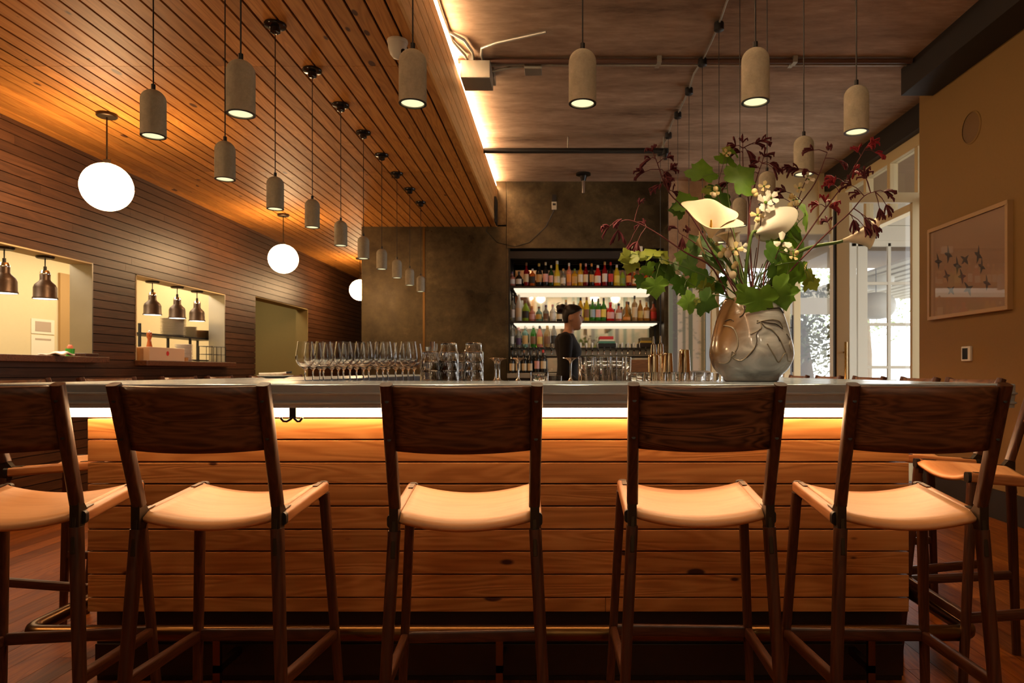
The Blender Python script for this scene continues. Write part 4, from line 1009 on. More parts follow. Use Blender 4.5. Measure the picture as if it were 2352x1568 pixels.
# ================================================================== glassware on the ledge
ZL = 1.0302
def lathe_thing(name, label, cat, loc, prof, mat, part, group=None, n=28, smooth=60):
    t = thing(name, label, cat, loc, group=group)
    MB().lathe(prof, n, closed=True).build(part, mat, t, smooth=smooth)
    return t
def wine_glass(label):
    t = thing('wine_glass', label, 'glass', (0, 0, 0), group='wine glasses on the service ledge')
    h = 0.211
    o = [(0.0, 0.006), (0.006, 0.007), (0.0036, 0.012), (0.0034, 0.075), (0.0042, 0.088), (0.012, 0.095), (0.026, 0.106), (0.037, 0.122), (0.0405, 0.140), (0.0395, 0.160), (0.0345, 0.190), (0.0315, h)]
    inn = [(0.0306, h), (0.0336, 0.190), (0.0385, 0.160), (0.0395, 0.140), (0.036, 0.1228), (0.025, 0.1075), (0.012, 0.0978), (0.0, 0.0955)]
    MB().lathe(o[3:] + inn, 32).build('bowl', M['glass'], t, smooth=70, fix=False)
    MB().lathe([(0.0, 0.0), (0.032, 0.0), (0.0335, 0.0012), (0.028, 0.0028), (0.010, 0.005), (0.0042, 0.010), (0.0034, 0.0155), (0.0034, 0.0745), (0.0, 0.0745)], 28).build('stem', M['glass'], t, smooth=70, fix=False)
    return t
g0 = None
rows = [('nearest', 3.02, [701, 743, 789, 835, 880, 938]), ('middle', 3.14, [719, 762, 804, 847, 891, 925]), ('farthest', 3.27, [735, 777, 819, 866, 909, 951])]
for nm, D, pxs in rows:
    for i, px in enumerate(pxs):
        x = (px - 1284) * D / 1600
        lb = 'wine glass %s from the plate of pens in the %s row' % (ORD[i], nm)
        if g0 is None: g0 = wine_glass(lb); g0.location = (x, D, ZL)
        else: dup(g0, (x, D, ZL), random.uniform(0, 3), lb)
def tumbler(label, name='tumbler'):
    t = thing(name, label, 'glass', (0, 0, 0), group='rocks glasses stacked upside down on the ledge')
    P = []
    n = 40
    def ringp(r, z, flute): return [((r + (0.0008 * math.cos(k * PI) if flute else 0)) * math.cos(2 * PI * k / n), (r + (0.0008 * math.cos(k * PI) if flute else 0)) * math.sin(2 * PI * k / n), z) for k in range(n)]
    rings = [ringp(0.0, 0.088, 0), ringp(0.029, 0.088, 0), ringp(0.0335, 0.085, 1), ringp(0.0365, 0.055, 1), ringp(0.0425, 0.046, 1), ringp(0.0435, 0.0, 0), ringp(0.0415, 0.0, 0), ringp(0.0405, 0.044, 0), ringp(0.0345, 0.054, 0), ringp(0.0315, 0.078, 0), ringp(0.0, 0.079, 0)]
    MB().loft(rings, cap=False).build('glass_body', M['glass'], t, smooth=40)
    return t
k0 = None
stacks = [(988, 3.02, 3, 'lower stack under the steel jiggers'), (1031, 3.04, 4, 'tall stack in the middle'), (1088, 3.02, 4, 'tall stack nearest the inverted coupes'), (1062, 3.16, 3, 'half hidden lower stack behind the tall ones'), (1010, 3.17, 3, 'half hidden stack behind the jiggers')]
for px, D, n, nm in stacks:
    x = (px - 1284) * D / 1600
    for j in range(n):
        lb = 'upside down rocks glass, %s up in the %s' % (ORD[j], nm)
        if k0 is None: k0 = tumbler(lb); k0.location = (x, D, ZL)
        else: dup(k0, (x, D, ZL + 0.0395 * j), j * 0.4, lb)
for i, (px, D, z) in enumerate(((982, 3.02, 0), (993, 3.0, 0.0), (1000, 3.03, 0.0))):
    t = thing('jigger', 'small steel jigger on the rocks glass stack, %s of three' % ORD[i], 'jigger', ((px - 1284) * D / 1600, D, ZL + 0.0395 * 2 + 0.0882), group='jiggers on the glass stack')
    hh = (0.02, 0.042, 0.036)[i]
    MB().lathe([(0, 0.002), (0.008, 0.002), (0.011, hh), (0.010, hh), (0.0072, 0.0035), (0, 0.0035)], 16).build('cup', M['chrome'], t, smooth=50)
def coupe(label, s=1.0):
    t = thing('coupe_glass', label, 'glass', (0, 0, 0), group='coupe glasses standing upside down on the ledge')
    h = 0.14
    MB().lathe([(0.0, 0.046), (0.010, 0.044), (0.030, 0.034), (0.041, 0.018), (0.0440, 0.0), (0.0428, 0.0), (0.0398, 0.0175), (0.029, 0.032), (0.010, 0.0415), (0.0, 0.043)], 30).build('bowl', M['glass'], t, smooth=70, fix=False)
    MB().lathe([(0.0, h), (0.034, h), (0.0345, h - 0.0015), (0.020, h - 0.005), (0.008, h - 0.014), (0.0045, h - 0.03), (0.0042, 0.065), (0.006, 0.052), (0.010, 0.0442), (0.0, 0.0442)], 24).build('stem', M['glass'], t, smooth=70, fix=False)
    return t
c0 = None
for i, (px, D, lb) in enumerate(((1138, 3.02, 'upside down coupe beside the rocks glass stacks'), (1146, 3.14, 'upside down coupe just behind the one beside the stacks'), (1190, 3.02, 'upside down coupe before the wine bottles'), (1311, 2.99, 'upside down coupe before the bartender, next to the highballs'))):
    x = (px - 1284) * D / 1600
    if c0 is None: c0 = coupe(lb); c0.location = (x, D, ZL)
    else: dup(c0, (x, D, ZL), 0.5 * i, lb)
def highball(label):
    t = thing('highball_glass', label, 'glass', (0, 0, 0), group='highball glasses on the ledge')
    MB().lathe([(0, 0), (0.031, 0), (0.033, 0.003), (0.0345, 0.145), (0.0330, 0.145), (0.0308, 0.016), (0, 0.014)], 26).build('glass_body', M['glass'], t, smooth=50, fix=False)
    return t
h0 = None
for nm, D, pxs in (('near', 3.0, (1346, 1384, 1421)), ('second', 3.075, (1361, 1399, 1432)), ('far', 3.16, (1347, 1382, 1416))):
    for i, px in enumerate(pxs):
        lb = 'tall highball glass, %s in the %s row from the bartender side' % (ORD[i], nm); x = (px - 1284) * D / 1600
        if h0 is None: h0 = highball(lb); h0.location = (x, D, ZL)
        else: dup(h0, (x, D, ZL), i, lb)
def rocks(label):
    t = thing('rocks_glass', label, 'glass', (0, 0, 0), group='upright rocks glasses on the ledge')
    MB().lathe([(0, 0), (0.036, 0), (0.039, 0.004), (0.0405, 0.078), (0.039, 0.078), (0.0365, 0.018), (0, 0.014)], 24).build('glass_body', M['glass'], t, smooth=50, fix=False)
    return t
r0 = None
for nm, D, pxs in (('near', 2.99, (1462, 1508, 1553, 1598, 1643)), ('far', 3.09, (1482, 1526, 1571, 1616))):
    for i, px in enumerate(pxs):
        lb = 'low rocks glass, %s in the %s row from highballs to vase' % (ORD[i], nm); x = (px - 1284) * D / 1600
        if r0 is None: r0 = rocks(lb); r0.location = (x, D, ZL)
        else: dup(r0, (x, D, ZL), i, lb)
dup(r0, ((1239 - 1284) * 3.0 / 1600, 3.0, ZL), 0.3, 'single low rocks glass between the coupes')
dish = thing('ash_dish', 'shallow glass dish lying before the bartender', 'dish', ((1272 - 1284) * 3.02 / 1600, 3.02, ZL))
MB().lathe([(0, 0), (0.034, 0), (0.036, 0.062), (0.034, 0.062), (0.032, 0.008), (0, 0.006)], 24).build('dish_body', M['glass'], dish, smooth=50, fix=False)
# shaker tins and dasher bottles
def tin(px, pt, D, hw, lb, up=False):
    x = (px - 1284) * D / 1600; h = H + (852 - pt) * D / 1600 - ZL; r = hw * D / 1600
    t = thing('shaker_tin', lb, 'shaker', (x, D, ZL), group='cocktail shaker tins on the ledge')
    a, b = (r, r * 0.72) if not up else (r * 0.72, r)
    MB().lathe([(0, 0), (a * 0.98, 0), (a, 0.003), (b, h - 0.004), (b * 0.95, h), (0, h - 0.001)], 24).build('tin_body', M['tin'], t, smooth=50)
    MB().lathe([(a + 0.0006, 0.002), (a + 0.0012, 0.006), (a + 0.0006, 0.01)], 24).build('rim', M['chrome'], t)
    return t
M['tin'] = pbr('polished_tin', (0.78, 0.66, 0.50), 0.09, metal=1.0)
tin(1572, 803, 3.28, 16, 'polished shaker tin standing alone before the mural')
tin(1535, 811, 3.24, 13, 'pale polished shaker tin next to the dasher bottles')
def dasher(px, pt, D, hw, lb):
    x = (px - 1284) * D / 1600; h = H + (852 - pt) * D / 1600 - ZL; r = hw * D / 1600
    t = thing('dasher_bottle', lb, 'bottle', (x, D, ZL), group='steel pouring bottles on the ledge')
    MB().lathe([(0, 0), (r, 0), (r, h * 0.60), (r * 0.92, h * 0.64), (r * 0.5, h * 0.66), (r * 0.5, h * 0.70), (0, h * 0.70)], 22).build('bottle_body', M['tin'], t, smooth=40)
    MB().lathe([(0, h * 0.70), (r * 0.55, h * 0.70), (r * 0.45, h * 0.84), (r * 0.2, h * 0.86), (r * 0.12, h), (0, h)], 16).build('pour_spout', M['chrome'], t, smooth=40)
dasher(1501, 772, 3.22, 13, 'steel pouring bottle with long spout beside the crate')
dasher(1517, 771, 3.30, 13, 'steel pouring bottle with long spout beside the pale shaker')
# plate of pens on the bar wing
pl = thing('plate', 'white plate carrying pens at the wall side wing of the bar', 'plate', ((632 - 1284) * 4.0 / 1600, 4.0, 1.0728))
MB().lathe([(0, 0.001), (0.05, 0.0), (0.075, 0.006), (0.098, 0.014), (0.099, 0.016), (0.07, 0.009), (0, 0.006)], 30).build('plate_body', M['china_white'], pl, smooth=50)
for i, (a, b, c, lb) in enumerate((((-0.088, -0.01), (0.03, 0.02), 'w', 'white marker pen lying across the plate toward the hall'), ((-0.02, 0.0), (0.085, -0.012), 'r', 'red and white marker pen on the plate'), ((0.02, -0.03), (0.105, -0.03), 'k', 'white marker pen with black cap on the plate edge'))):
    t = thing('marker_pen', lb, 'pen', ((632 - 1284) * 4.0 / 1600, 4.0, 1.0728 + 0.0235), group='marker pens on the plate')
    A = Vector((a[0], a[1], 0)); B = Vector((b[0], b[1], 0.003 + 0.004 * i)); m_ = A.lerp(B, 0.68)
    MB().tube([A, m_], 0.0065, 10).build('barrel', M['china_white'], t, smooth=50)
    MB().tube([m_, B], 0.0072, 10).build('cap', pmat({'w': (0.7, 0.66, 0.6), 'r': (0.5, 0.04, 0.03), 'k': (0.02, 0.02, 0.02)}[c], 'pen_cap', 0.4), t, smooth=50)
# grey covered tray near the vase
tr = thing('serving_tray', 'dark grey covered tray behind the rocks glasses beside the vase', 'tray', ((1596 - 1284) * 3.4 / 1600, 3.4, ZL))
MB().box(-0.075, 0.075, -0.06, 0.06, 0, 0.085).build('tray_cover', pbr('grey_cover', (0.12, 0.11, 0.12), 0.5), tr, bevel=0.02, seg=3)

# ================================================================== ceiling hardware and wall fittings
p = Vector(((913 - 1284) * 3.35 / 1600, 3.35, ZW))
dc = thing('dome_camera', 'white dome security camera on the timber soffit', 'camera', (-0.985, 3.95 * 0.0 + 4.2, ZW))
dc.location = ((913 - 1284) * 4.28 / 1600, 4.28, ZW)
MB().lathe([(0, 0), (0.062, 0), (0.064, -0.012), (0.060, -0.022), (0, -0.022)], 28).build('base', M['white_plastic'], dc, smooth=40)
MB().lathe([(0.058, -0.022), (0.056, -0.05), (0.045, -0.085), (0.026, -0.108), (0, -0.115)], 28).build('housing', M['white_plastic'], dc, smooth=60)
MB().lathe([(0, 0.006), (0.016, 0.004), (0.02, -0.004), (0, -0.004)], 16, (0.038, -0.022, -0.078), axis=(0.7, -0.5, -0.45)).build('lens', M['black_gloss'], dc, smooth=50)
# sprinkler pipe under the slab
sp_ = thing('sprinkler_pipe', 'black sprinkler pipe crossing below the slab toward the flowers', 'pipe', (0, 0, 0))
yp = (ZC - 0.16 - H) * 1600 / (852 - 346)
MB().tube([(XF + 0.03, yp, ZC - 0.16), (1.24, yp, ZC - 0.16)], 0.03, 14).build('pipe_run', M['black'], sp_, smooth=60)
for x in (0.1, 1.19): MB().tube([(x, yp, ZC - 0.135), (x, yp, ZC + 0.001)], 0.008, 8).build('hanger', M['galv'], sp_)
MB().lathe([(0, -0.05), (0.022, -0.05), (0.03, 0.0), (0.04, 0.01), (0.04, 0.06), (0, 0.06)], 14, (1.21, yp, ZC - 0.21)).build('elbow', M['black'], sp_, smooth=40)
# long pair of conduits across the slab
yq = (ZC - 0.05 - H) * 1600 / (852 - 148)
for i, (dy, r, z, m_, lb) in enumerate(((-0.02, 0.022, 0.03, 'rust', 'rusty brown pipe crossing the slab beyond the front pendants'), (0.07, 0.014, 0.02, 'galv', 'thin steel conduit running just beyond the rusty pipe'))):
    t = thing('ceiling_pipe', lb, 'pipe', (0, 0, 0))
    M.setdefault('rust', pbr('painted_pipe', (0.10, 0.045, 0.026), 0.5))
    MB().tube([(XF + 0.03, yq + dy, ZC - z), (3.0, yq + dy, ZC - z)], r, 10).build('pipe_run', M[m_], t, smooth=60)
    for x in (-0.75, 0.85, 2.0): MB().box(x - 0.018, x + 0.018, yq + dy - r - 0.02, yq + dy + r + 0.02, ZC - z - r - 0.003, ZC + 0.001).build('pipe_clamp', M['galv'], t)
# junction boxes by the fascia with flexible conduits
jb = thing('junction_box', 'large grey junction box beside the fascia light with bent conduits', 'box', (-0.70, 6.02, ZC))
MB().box(-0.13, 0.12, -0.16, 0.12, -0.20, -0.05).build('box_body', M['galv'], jb, bevel=0.006)
MB().box(-0.05, 0.13, 0.10, 0.28, -0.09, 0.0).build('back_box', M['galv'], jb, bevel=0.004)
for pts in ([(-0.07, -0.10, -0.05), (-0.09, -0.18, -0.02), (-0.16, -0.42, -0.02), (-0.17, -0.9, -0.03), (-0.165, -2.4, -0.03)], [(-0.02, -0.06, -0.05), (-0.02, -0.25, -0.02), (-0.06, -0.45, -0.02), (-0.16, -0.58, -0.02)],
            [(0.07, 0.02, -0.05), (0.05, -0.20, -0.03), (0.07, -0.33, -0.03), (0.20, -0.42, -0.03), (0.60, -0.58, -0.02)], [(0.12, 0.0, -0.08), (0.30, 0.02, -0.03), (0.40, 0.04, -0.02)]):
    MB().tube(pts, 0.012, 8).build('flex_conduit', M['galv'], jb, smooth=60)
tag(MB().box(-0.30, -0.15, 5.98, 6.13, ZC - 0.07, ZC).build('junction_box', M['galv'], bevel=0.004), 'smaller grey junction box fixed alone on the slab', 'box')
tag(MB().box(XF + 0.022, XF + 0.05, 9.30, 9.55, 3.10, 3.45).build('cable_box', M['black'], bevel=0.01), 'black cable box at the far end of the timber fascia', 'box')
# sprinkler head and socket on the bulkhead
sh = thing('ceiling_fitting', 'small steel tube fitting on a black flange before the bulkhead', 'lamp', at(1340, 408, 9.4))
sh.location.z = ZC
MB().lathe([(0, 0), (0.10, 0), (0.10, -0.025), (0.05, -0.04), (0.03, -0.10), (0, -0.10)], 20).build('flange', M['black_gloss'], sh, smooth=40)
MB().tube([(0, 0, -0.09), (0, 0, -0.27)], 0.022, 12).build('fitting_tube', M['chrome'], sh, smooth=50)
lamp('added_bottle_fill', 'SPOT', (sh.location.x, 9.4, ZC - 0.29), 75, (1.0, 0.80, 0.54), (-0.12, 0, 0), spot_size=math.radians(66), spot_blend=0.7, shadow_soft_size=0.03)  # beam added below the fitting to brighten the bottles and bartender
so = thing('wall_socket', 'pale socket plate on the dark bulkhead with a hanging cable', 'socket', at(1273, 472, 9.79))
MB().box(-0.035, 0.035, -0.012, 0.008, -0.06, 0.055).build('plate', M['galv'], so, bevel=0.003)
MB().box(-0.022, 0.022, -0.014, -0.0125, 0.0, 0.03).build('outlet', M['black'], so)
MB().box(-0.03, 0.03, -0.02, 0.008, 0.06, 0.15).build('cable_gland', M['black'], so)
MB().tube([(0, -0.008, -0.06), (-0.12, -0.01, -0.30), (-0.35, -0.012, -0.52), (-0.55, -0.012, -0.58), (-0.80, -0.012, -0.52), (-0.96, -0.014, -0.36), (-0.85, -0.014, -0.1)], 0.005, 6).build('cable', M['black'], so, smooth=60)
# plaster wall: speaker, thermostat, picture
spk = thing('ceiling_speaker', 'round flush speaker grille painted like the plaster wall', 'speaker', (XR, 5.57, H + 1.946), rot=(0, -PI / 2, 0))
MB().lathe([(0, 0.010), (0.105, 0.010), (0.118, 0.004), (0.12, -0.001)], 36).build('grille', pbr('grille', (0.165, 0.085, 0.025), 0.7), spk, smooth=40)
MB().lathe([(0.118, 0.0105), (0.128, 0.006), (0.13, -0.001)], 36).build('rim', M['beige_wall'], spk, smooth=40)
th = thing('thermostat', 'small white thermostat with dark screen below the picture', 'thermostat', (XR, 5.62, H + 0.14))
MB().box(-0.022, 0.001, -0.062, 0.062, -0.06, 0.06).build('case', M['white_plastic'], th, bevel=0.006)
MB().box(-0.0235, -0.0221, -0.032, 0.042, -0.045, 0.045).build('screen', M['black_gloss'], th)
pc = thing('framed_picture', 'framed print of small grey birds in flight on the plaster wall', 'picture', (XR, 5.06, 1.56))
PW, PH = 1.10, 0.80
fr_ = MB()
for a, b, c, d in ((0, PW, 0, 0.03), (0, PW, PH - 0.03, PH), (0, 0.03, 0.03, PH - 0.03), (PW - 0.03, PW, 0.03, PH - 0.03)): fr_.box(-0.045, 0.001, a, b, c, d)
fr_.build('picture_frame', pbr('pale_oak_frame', (0.40, 0.24, 0.10), 0.5), pc, bevel=0.003)
MB().box(-0.030, -0.004, 0.03, PW - 0.03, 0.03, PH - 0.03).build('print', pbr('print_paper', (0.35, 0.215, 0.14), 0.7), pc)
g = random.Random(5); bi = MB()
for (u, v) in ((0.86, 0.62), (0.72, 0.66), (0.60, 0.52), (0.50, 0.56), (0.34, 0.57), (0.30, 0.45), (0.74, 0.44), (0.54, 0.40), (0.68, 0.28), (0.46, 0.26), (0.24, 0.28)):
    y0, z0 = u * PW, v * PH; a = g.uniform(-0.6, 0.6); s_ = g.uniform(1.0, 1.3)
    def q(p, a=a, s_=s_, y0=y0, z0=z0):
        yy, zz_ = p[0] * s_, p[1] * s_
        return (-0.0306, y0 + yy * math.cos(a) - zz_ * math.sin(a), z0 + yy * math.sin(a) + zz_ * math.cos(a))
    for poly in ([(-0.055, 0.0), (-0.02, -0.012), (0.03, -0.008), (0.05, 0.004), (0.02, 0.014), (-0.02, 0.012)], [(-0.015, 0.008), (0.015, 0.010), (0.03, 0.062), (0.012, 0.045)], [(-0.02, -0.006), (0.012, -0.008), (-0.012, -0.055), (-0.02, -0.03)]):
        bi.add([q(p_) for p_ in poly], [tuple(range(len(poly)))])
bi.build('bird_motif', pbr('ink_grey', (0.10, 0.085, 0.085), 0.8), pc, fix=False)
MB().box(-0.0345, -0.0325, 0.03, PW - 0.03, 0.03, PH - 0.03).build('glazing', M['pane'], pc)

# ================================================================== kitchen things in the hatches
hz1, hz2 = 1.2452, 1.2252
pot = thing('green_pot', 'small green pot with a pink flower on the nearer hatch counter', 'pot', (at(161, 808, 6.14).x, 6.14, hz1))
MB().lathe([(0, 0), (0.030, 0), (0.036, 0.065), (0.033, 0.065), (0.028, 0.01), (0, 0.01)], 18).build('pot_body', pbr('green_plastic', (0.05, 0.45, 0.05), 0.4), pot, smooth=40)
MB().lathe([(0, 0.03), (0.02, 0.05), (0.022, 0.085), (0.012, 0.10), (0, 0.10)], 12).build('flower', pbr('pink_bloom', (0.75, 0.22, 0.15), 0.6), pot, smooth=60)
tw = thing('folded_towel', 'white folded cloth beside the green pot', 'cloth', (at(130, 810, 5.96).x, 5.96, hz1))
P = [[(-0.11 + 0.22 * i / 9, -0.07 + 0.14 * j / 7, 0.012 + 0.03 * math.exp(-((i - 6) / 3) ** 2) * math.exp(-((j - 3.5) / 3) ** 2) + 0.006 * math.sin(i * 1.3 + j)) for j in range(8)] for i in range(10)]
MB().grid(P).build('cloth', M['china_white'], tw, smooth=180, solid=-0.012)
bw = thing('wooden_tray', 'reddish wooden tray at the jamb of the nearer hatch', 'tray', (-4.355, 6.38, hz1))
MB().box(-0.08, 0.08, -0.09, 0.09, 0, 0.03).build('tray_body', M['walnut'], bw, bevel=0.004)
for i, (y, z0, z1, lb) in enumerate(((8.5, 1.565, 1.745, 'upper posted paper with a grey photograph on the kitchen wall'), (8.5, 1.30, 1.55, 'lower posted paper with a line of writing on the kitchen wall'))):
    t = thing('posted_paper', lb, 'paper', (kx + 0.002, y, z0), group='papers on the kitchen wall')
    MB().box(0, 0.004, -0.19, 0.19, 0, z1 - z0).build('sheet', pmat((0.68, 0.60, 0.45), 'paper'), t)
    MB().box(0.0041, 0.006, -0.13, 0.13, (0.03, 0.19)[i], (0.15, 0.21)[i]).build('printed_area', pmat((0.38, 0.28, 0.20), 'print_ink'), t)
dr = tag(MB().box(kx + 0.001, kx + 0.03, 8.76, 9.06, 0, 2.35).build('kitchen_door_panel', pbr('tan_door', (0.36, 0.21, 0.075), 0.6)), 'flat tan door panel on the kitchen wall behind the nearer hatch', 'door')
# farther hatch: carton, pepper mill, plates, rack
ct_ = thing('carton', 'white carton with a red dot on the farther hatch counter', 'box', (-4.42, 7.42, hz2))
MB().box(-0.10, 0.10, -0.07, 0.62, 0, 0.145).build('carton_body', pbr('carton', (0.66, 0.46, 0.30), 0.6), ct_, bevel=0.004)
MB().lathe([(0, 0.001), (0.026, 0.001), (0.026, -0.001), (0, -0.001)], 18, (0.101, 0.27, 0.082), axis=(1, 0, 0)).build('red_mark', pbr('red_mark', (0.62, 0.02, 0.02), 0.5), ct_)
pm = thing('pepper_mill', 'turned wooden pepper mill with steel tip behind the carton', 'mill', (-4.47, 7.60, hz2 + 0.1455))
MB().lathe([(0, 0), (0.030, 0), (0.030, 0.012), (0.024, 0.04), (0.017, 0.085), (0.022, 0.105), (0.026, 0.11), (0.029, 0.14), (0.024, 0.165), (0.010, 0.172), (0, 0.172)], 22).build('mill_body', pbr('polished_mill', (0.34, 0.075, 0.015), 0.2, coat=0.5), pm, smooth=50)
MB().lathe([(0, 0.172), (0.008, 0.172), (0.009, 0.18), (0, 0.188)], 12).build('mill_tip', M['chrome'], pm, smooth=50)
rk = thing('dish_rack', 'black wire rack of plates in the farther hatch', 'rack', (-4.80, 8.5, hz2 - 0.0))
rz = 0.30
for y in (-0.76, 0.30, 1.02):
    for x in (-0.14, 0.14): MB().box(x - 0.012, x + 0.012, y - 0.012, y + 0.012, -1.195, rz + (0.12 if y < 0 else 0.0)).build('rack_post', M['black'], rk)
MB().box(-0.15, 0.15, -0.77, 1.03, rz, rz + 0.02).build('rack_shelf', M['black'], rk)
MB().box(-0.15, 0.15, 0.31, 1.03, 0.02, 0.035).build('rack_shelf', M['black'], rk)
dish0 = None
def plate_pile(x, y, z, n, r, dz, what, mat):
    global dish0
    pt = None
    for i in range(n):
        lb = '%s plate from the bottom in the %s' % (ORD[i], what)
        if i == 0:
            pt = thing('dinner_plate', lb, 'plate', (x, y, z), group='plates in the ' + what)
            MB().lathe([(0, 0.0), (r * 0.6, 0.0), (r * 0.98, 0.012), (r, 0.0145), (r * 0.96, 0.0158), (r * 0.58, 0.0055), (0, 0.0055)], 30).build('plate_body', mat, pt, smooth=50)
        else: dup(pt, (x + random.uniform(-0.002, 0.002), y + random.uniform(-0.002, 0.002), z + dz * i), 0, lb)
plate_pile(-4.80, 8.67, hz2 + rz + 0.0205, 14, 0.145, 0.0158, 'tall cream pile on the rack', M['china'])
plate_pile(-4.80, 9.06, hz2 + rz + 0.0205, 9, 0.085, 0.0158, 'small grey pile on the rack', pbr('grey_ware', (0.42, 0.36, 0.24), 0.4))
plate_pile(-4.48, 8.32, hz2 + 0.0002, 13, 0.10, 0.0158, 'white pile beside the carton', M['china_white'])
plate_pile(-4.80, 9.36, hz2 + rz + 0.0205, 7, 0.11, 0.0158, 'brown pile at the jamb end of the rack', pbr('brown_ware', (0.34, 0.20, 0.09), 0.4))
bk = thing('wire_basket', 'black wire basket at the steel jamb of the farther hatch', 'basket', (-4.44, 8.93, hz2))
f = MB()
for z in (0.004, 0.10, 0.20):
    f.tube([(-0.08, -0.18, z), (0.08, -0.18, z), (0.08, 0.18, z), (-0.08, 0.18, z), (-0.08, -0.18, z)], 0.004, 6)
for x, y in ((0.08, -0.18), (0.08, -0.06), (0.08, 0.06), (0.08, 0.18), (-0.08, -0.18), (-0.08, 0.18), (-0.08, 0.0)): f.tube([(x, y, 0.002), (x, y, 0.20)], 0.004, 6)
f.build('basket_wire', M['black'], bk)
for i, (y, lb) in enumerate(((7.28, 'tan cardboard box tucked behind the carton at the hatch edge'), (8.06, 'little tan cardboard box at the far end of the carton'))):
    t = tag(MB().box(-4.50 + 0.09 * i, -4.38 + 0.06 * i, y, y + 0.06, hz2, hz2 + (0.13, 0.045)[i]).build('cardboard_box', pbr('cardboard', (0.42, 0.20, 0.06), 0.7)), lb, 'box')

# ================================================================== bartender
def smooth_pts(ps, n=5):
    o = []
    for i in range(len(ps) - 1):
        p0 = ps[max(i - 1, 0)]; p1 = ps[i]; p2 = ps[i + 1]; p3 = ps[min(i + 2, len(ps) - 1)]
        for k in range(n):
            t = k / n
            o.append(tuple(0.5 * ((2 * b) + (-a + c) * t + (2 * a - 5 * b + 4 * c - d) * t * t + (-a + 3 * b - 3 * c + d) * t ** 3) for a, b, c, d in zip(p0, p1, p2, p3)))
    o.append(tuple(ps[-1])); return o
def ell(cx, cy, z, a, b, n=20, tilt=0.0):
    return [(cx + a * math.cos(2 * PI * k / n) , cy + b * math.sin(2 * PI * k / n), z + tilt * math.cos(2 * PI * k / n)) for k in range(n)]
bt = thing('person', 'bartender in a black long sleeved top with dark hair in a bun', 'person', (0.0, 5.8, 0.0))
M['skin'] = pbr('skin', (0.62, 0.33, 0.205), 0.45, noise_amt=0.06, nscale=30)
M['hair'] = pbr('dark_hair', (0.014, 0.006, 0.004), 0.4, noise_amt=0.4, nscale=60)
M['top'] = pbr('black_knit', (0.012, 0.009, 0.008), 0.85, noise_amt=0.3, nscale=90)
M['trousers'] = pbr('dark_trousers', (0.012, 0.012, 0.015), 0.8)
def remesh(mb, name, mat, parent, vox, smooth_it=3, **kw):
    o = mb.build('tmp', mat, fix=True)
    md = o.modifiers.new('r', 'REMESH'); md.mode = 'VOXEL'; md.voxel_size = vox
    if smooth_it:
        ms = o.modifiers.new('s', 'SMOOTH'); ms.iterations = smooth_it; ms.factor = 0.5
    dg = bpy.context.evaluated_depsgraph_get(); dg.update()
    me = bpy.data.meshes.new_from_object(o.evaluated_get(dg))
    me.name = name
    me.materials.clear(); me.materials.append(mat)
    me.polygons.foreach_set('use_smooth', [True] * len(me.polygons))
    bpy.data.objects.remove(o)
    n = bpy.data.objects.new(name, me); COL.objects.link(n); n.parent = parent
    return n
HX = 0.100; ZC0 = 1.4545                     # ear axis, chin height
hp = [(-0.002, 0.062, 0.010, 0.012), (0.006, 0.079, 0.005, 0.022), (0.02, 0.084, -0.004, 0.031), (0.034, 0.080, -0.028, 0.041), (0.044, 0.0815, -0.050, 0.048), (0.055, 0.0895, -0.062, 0.052), (0.061, 0.0865, -0.066, 0.055), (0.067, 0.0935, -0.070, 0.057),
      (0.077, 0.0885, -0.074, 0.061), (0.09, 0.088, -0.078, 0.064), (0.105, 0.087, -0.081, 0.067), (0.118, 0.085, -0.082, 0.069), (0.128, 0.0875, -0.083, 0.070), (0.140, 0.0935, -0.083, 0.071), (0.155, 0.095, -0.080, 0.071), (0.172, 0.089, -0.074, 0.067), (0.188, 0.073, -0.060, 0.056), (0.200, 0.048, -0.038, 0.038), (0.209, 0.015, -0.012, 0.012)]
def nose(z):
    if z < 0.070 or z > 0.132: return 0.0
    if z < 0.080: return 0.020 * (z - 0.070) / 0.010
    if z < 0.088: return 0.020 + 0.004 * (z - 0.08) / 0.008
    return 0.024 * max(0.0, 1 - (z - 0.088) / 0.044) ** 0.9
rings = []
nn = 36
hp2 = []
for (a, b) in zip(hp[:-1], hp[1:]):
    for q in range(3): hp2.append(tuple(a[j] + (b[j] - a[j]) * q / 3 for j in range(4)))
hp2.append(hp[-1])
hp2 = [(z, xf, xb * 0.74, w) for z, xf, xb, w in hp2]
for (z, xf, xb, w) in hp2:
    r_ = []
    for k in range(nn):
        a = 2 * PI * k / nn; c_, s_ = math.cos(a), math.sin(a)
        cc = abs(c_) ** 0.85 * (1 if c_ > 0 else -1)
        x = (xf if c_ > 0 else -xb) * cc
        y = w * (abs(s_) ** 0.9) * (1 if s_ > 0 else -1)
        an = min(a, 2 * PI - a)
        x += nose(z) * math.exp(-(an / 0.20) ** 2)
        for e in (0.36, -0.36):                       # eye sockets
            aa = (a + PI) % (2 * PI) - PI
            x -= 0.008 * math.exp(-((aa - e) / 0.16) ** 2) * math.exp(-((z - 0.118) / 0.011) ** 2)
        r_.append((HX + x, y, ZC0 + z))
    rings.append(r_)
body = MB()
body.loft(rings)
# ears
for sg in (-1, 1):
    body.loft([[(HX - 0.004 + 0.019 * math.cos(2 * PI * k / 14), sg * (0.062 + d), ZC0 + 0.098 + 0.031 * math.sin(2 * PI * k / 14) * (1.0 if math.sin(2 * PI * k / 14) > 0 else 0.85)) for k in range(14)] for d in (0.0, 0.016)])
